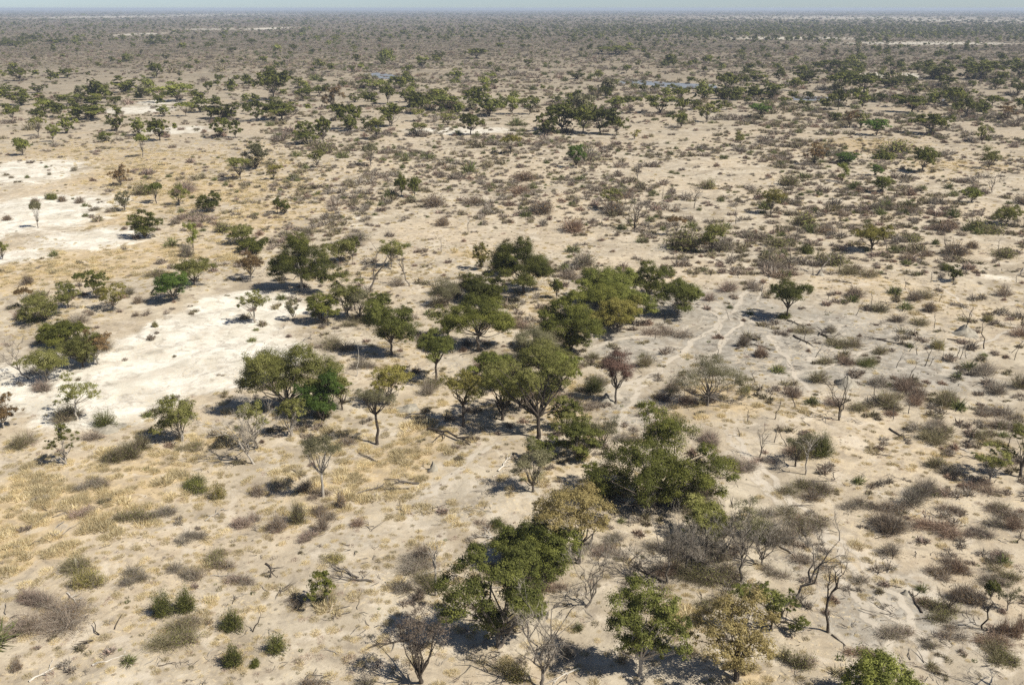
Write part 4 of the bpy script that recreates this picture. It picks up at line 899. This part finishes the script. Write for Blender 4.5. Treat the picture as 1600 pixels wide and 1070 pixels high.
# straw grass tufts
def tuft(n, rad, h, kind, wd):
    a = rng.uniform(0, 6.28, n); r = rad * np.sqrt(rng.random(n)); st = np.stack([np.cos(a) * r * .85, np.sin(a) * r * .85, np.zeros(n)], 1)
    tip = np.stack([np.cos(a) * r * 1.1, np.sin(a) * r * 1.1, h * rng.uniform(.35, 1, n) * (1.1 - .7 * (r / rad) ** 2)], 1) + rng.normal(0, .17, (n, 3)) * rad
    tip[:, 2] = np.abs(tip[:, 2]) + .04
    V, T = twig_tris(st, tip, wd); return build_mesh('tuft', V, T, None, [TM[kind]], np.repeat(rng.random(n), 3))
tp = [tuft(260, .6, .34, 'gold', .036), tuft(200, .5, .28, 'gold', .036), tuft(320, .75, .32, 'gold', .036), tuft(60, .5, .35, 'pink', .045), tuft(60, .45, .4, 'olive', .045), tuft(45, .35, .25, 'grey', .04)]
gc = []
for _ in range(150000):
    py = 215 + r2.random() * 865; px = r2.uniform(-40, 1640); m = scale_at(py)[0]; g_ = field_px(px, py, GOLD); pn = field_px(px, py, PAN); gy = field_px(px, py, GREY)
    n_ = .5 + .5 * math.sin(px * .045 + math.sin(py * .09) * 2) * math.sin(py * .11 + px * .02)
    sz = r2.lognormvariate(math.log(.95 if g_ > .35 else .6), .38); wp = sz / m
    cov = (g_ * 1.75 * (.12 + 1.3 * n_ ** 1.5) + (.2 if px < 950 else .09) + .03 * n_) * (1 - min(1, pn * 1.9)) * (1 - .6 * min(1, gy))
    if r2.random() < cov / (wp * wp * .45) * (1680 * 865 / 150000): gc.append((px, py, sz, g_ + r2.uniform(-.25, .25)))
A = np.array(gc); X, Y, Tt = at_np(A[:, 0], A[:, 1]); k = len(A)
vr = np.where(A[:, 3] > .08, rng.choice([0, 1, 2, 2], k), rng.choice([1, 3, 3, 4, 5, 5], k))
print('grass', k)
instancer('grass', tp, np.stack([X, Y, hgt(X, Y) - .02], 1), rng.uniform(0, 6.28, k), np.stack([A[:, 2], A[:, 2], A[:, 2] * rng.uniform(.7, 1.2, k)], 1), vr)['label'] = 'dry straw-coloured grass tufts on the sand'
# twigs, sticks and dung strewn about
dp = []
for i in range(5):
    tb = Tubes()
    for _ in range(4):
        p = rng.normal(0, .45, 3); p[2] = .04; an = rng.uniform(0, 6.28); L_ = rng.uniform(.4, 1.3); e = p + np.array([math.cos(an) * L_, math.sin(an) * L_, rng.uniform(0, .25)])
        tb.add(curve_pts(p, e, 4, .08), np.array([.035, .03, .025, .012]) * .8, 3)
    dp.append(tb.mesh('sticks', BK[['dark', 'mid', 'pale', 'mid', 'mid'][i]]))
for i in range(3):
    Vs, Ts, _o = [], [], 0
    dp.append(tuft(26, .22, .18, ['brown', 'green', 'grey'][i], .05))
lc = []
for _ in range(26000):
    py = 240 + r2.random() ** .8 * 840; px = r2.uniform(-40, 1640); pn = field_px(px, py, PAN); gy = field_px(px, py, GREY)
    if r2.random() < (.35 if py < 600 else .16) * (.14 + .5 * gy) * (1 - min(1, pn * 2)): lc.append((px, py))
A = np.array(lc); X, Y, Tt = at_np(A[:, 0], A[:, 1]); k = len(A); s_ = rng.lognormal(0, .35, k) * .8
instancer('twig_litter', dp, np.stack([X, Y, hgt(X, Y)], 1), rng.uniform(0, 6.28, k), np.stack([s_] * 3, 1), rng.integers(0, 8, k))['label'] = 'scattered dry sticks and small dead plants on bare soil'

# ---------------------------------------------------------------- labels: each thing named by its look and its place beside a landmark
marks = [d for d in ALL if d['short']]
ORD = ['first', 'second', 'third', 'fourth', 'fifth', 'sixth', 'seventh', 'eighth', 'ninth', 'tenth', 'eleventh', 'twelfth']
extra = [(608,120,'the pale river bend'), (1035,132,'the long river reach'), (1280,155,'the short river glimpse'), (220,172,'the small white clearing'), (20,270,'the white sand sheet'), (1395,118,'the pale gap in the dark trees')]
LMK = [(d['px'], d['py'], d['short'], d) for d in marks] + [(a, b, c, None) for a, b, c in extra]
def sector(dx, dy):
    dy = dy * 1.6
    if abs(dx) >= abs(dy): return 'on the sunny side of' if dx > 0 else 'on the shadow side of'
    return 'in front of' if dy > 0 else 'beyond'
def sized(d):
    s = d['size'] * scale_at(max(d['py'], 20))[0]
    if d['cat'] in ('tree', 'bush'):
        lo, hi = (5.5, 9) if d['cat'] == 'tree' else (2.2, 4.2)
        return ('small ' if s < lo else 'large ' if s > hi else '') + d['desc']
    return d['desc']
for d in ALL: d['full'] = sized(d)
auto = [d for d in ALL if not d['label']]
vis = [d for d in ALL if -30 < d['px'] < 1640]
byfull = {}
for d in vis: byfull.setdefault(d['full'], []).append(d)
sect_cache = {}
for full, ds in byfull.items():
    for li, (lx, ly, ls, ld) in enumerate(LMK):
        for d in ds:
            if d is ld: continue
            sect_cache.setdefault((full, li, sector(d['px'] - lx, d['py'] - ly)), []).append((math.hypot(d['px'] - lx, (d['py'] - ly) * 1.6), id(d), d))
rank = {}
for key, lst in sect_cache.items():
    lst.sort(key=lambda q: q[0])
    for i, (dd, _, d) in enumerate(lst): rank.setdefault(id(d), []).append((i * 55 + dd, i, dd, key))
for d in auto:
    opts = sorted(rank.get(id(d), []), key=lambda q: q[0])
    if not opts: d['label'] = d['full'] + ' outside the sunlit view'; continue
    _, i, dd, (full, li, sec) = opts[0]
    d['label'] = f"{full}, {ORD[min(i, 11)]} {sec} {LMK[li][2]}"
seen_l = {}
for d in ALL:
    l_ = d['label'].replace('its left half', 'one half')
    if len(l_.split()) > 16: l_ = l_.replace(' tree ', ' ', 1).replace(' bush ', ' ', 1) if 0 else l_.replace('leafless ', '').replace('green ', '', 1) if len(l_.split()) == 17 else l_; seen_l.setdefault(l_, []).append(d)
    while len(l_.split()) > 16: l_ = l_.replace('low ', '', 1) if 'low ' in l_ else l_.replace('twiggy ', '', 1) if 'twiggy ' in l_ else l_.replace('grey ', '', 1)  if 'grey ' in l_ else ' '.join(l_.split()[1:])
    tag(d['o'], l_, d['cat'], {'tree': 'trees scattered over the savanna', 'bush': 'bushes dotting the sandy plain', 'dead tree': 'dead trees and snags on the plain', 'fallen branch': 'fallen branches on the sand', 'termite mound': 'termite mounds'}[d['cat']])
if __import__('os').environ.get('LBL'): [print('L:', d['o'].name, '|', d['o']['label']) for d in ALL]
print('things', len(ALL), 'dup labels', sum(len(v) - 1 for v in seen_l.values()), {c: sum(1 for d in ALL if d['cat'] == c) for c in set(d['cat'] for d in ALL)})

# ---------------------------------------------------------------- haze
bm_v = [(-24500, -300, -1.5), (24500, -300, -1.5), (24500, 30500, -1.5), (-24500, 30500, -1.5), (-24500, -300, 47), (24500, -300, 47), (24500, 30500, 47), (-24500, 30500, 47)]
hm, n, out = new_mat('haze'); pv = n.nodes.new('ShaderNodeVolumePrincipled'); pv.inputs['Density'].default_value = .00012
pv.inputs['Color'].default_value = (.60, .71, .87, 1); pv.inputs['Anisotropy'].default_value = .0
n.links.new(pv.outputs[0], out.inputs['Volume'])
ho = obj('haze', build_mesh('haze', bm_v, None, [(3, 2, 1, 0), (4, 5, 6, 7), (0, 1, 5, 4), (1, 2, 6, 5), (2, 3, 7, 6), (3, 0, 4, 7)], [hm])); ho['kind'] = 'stuff'
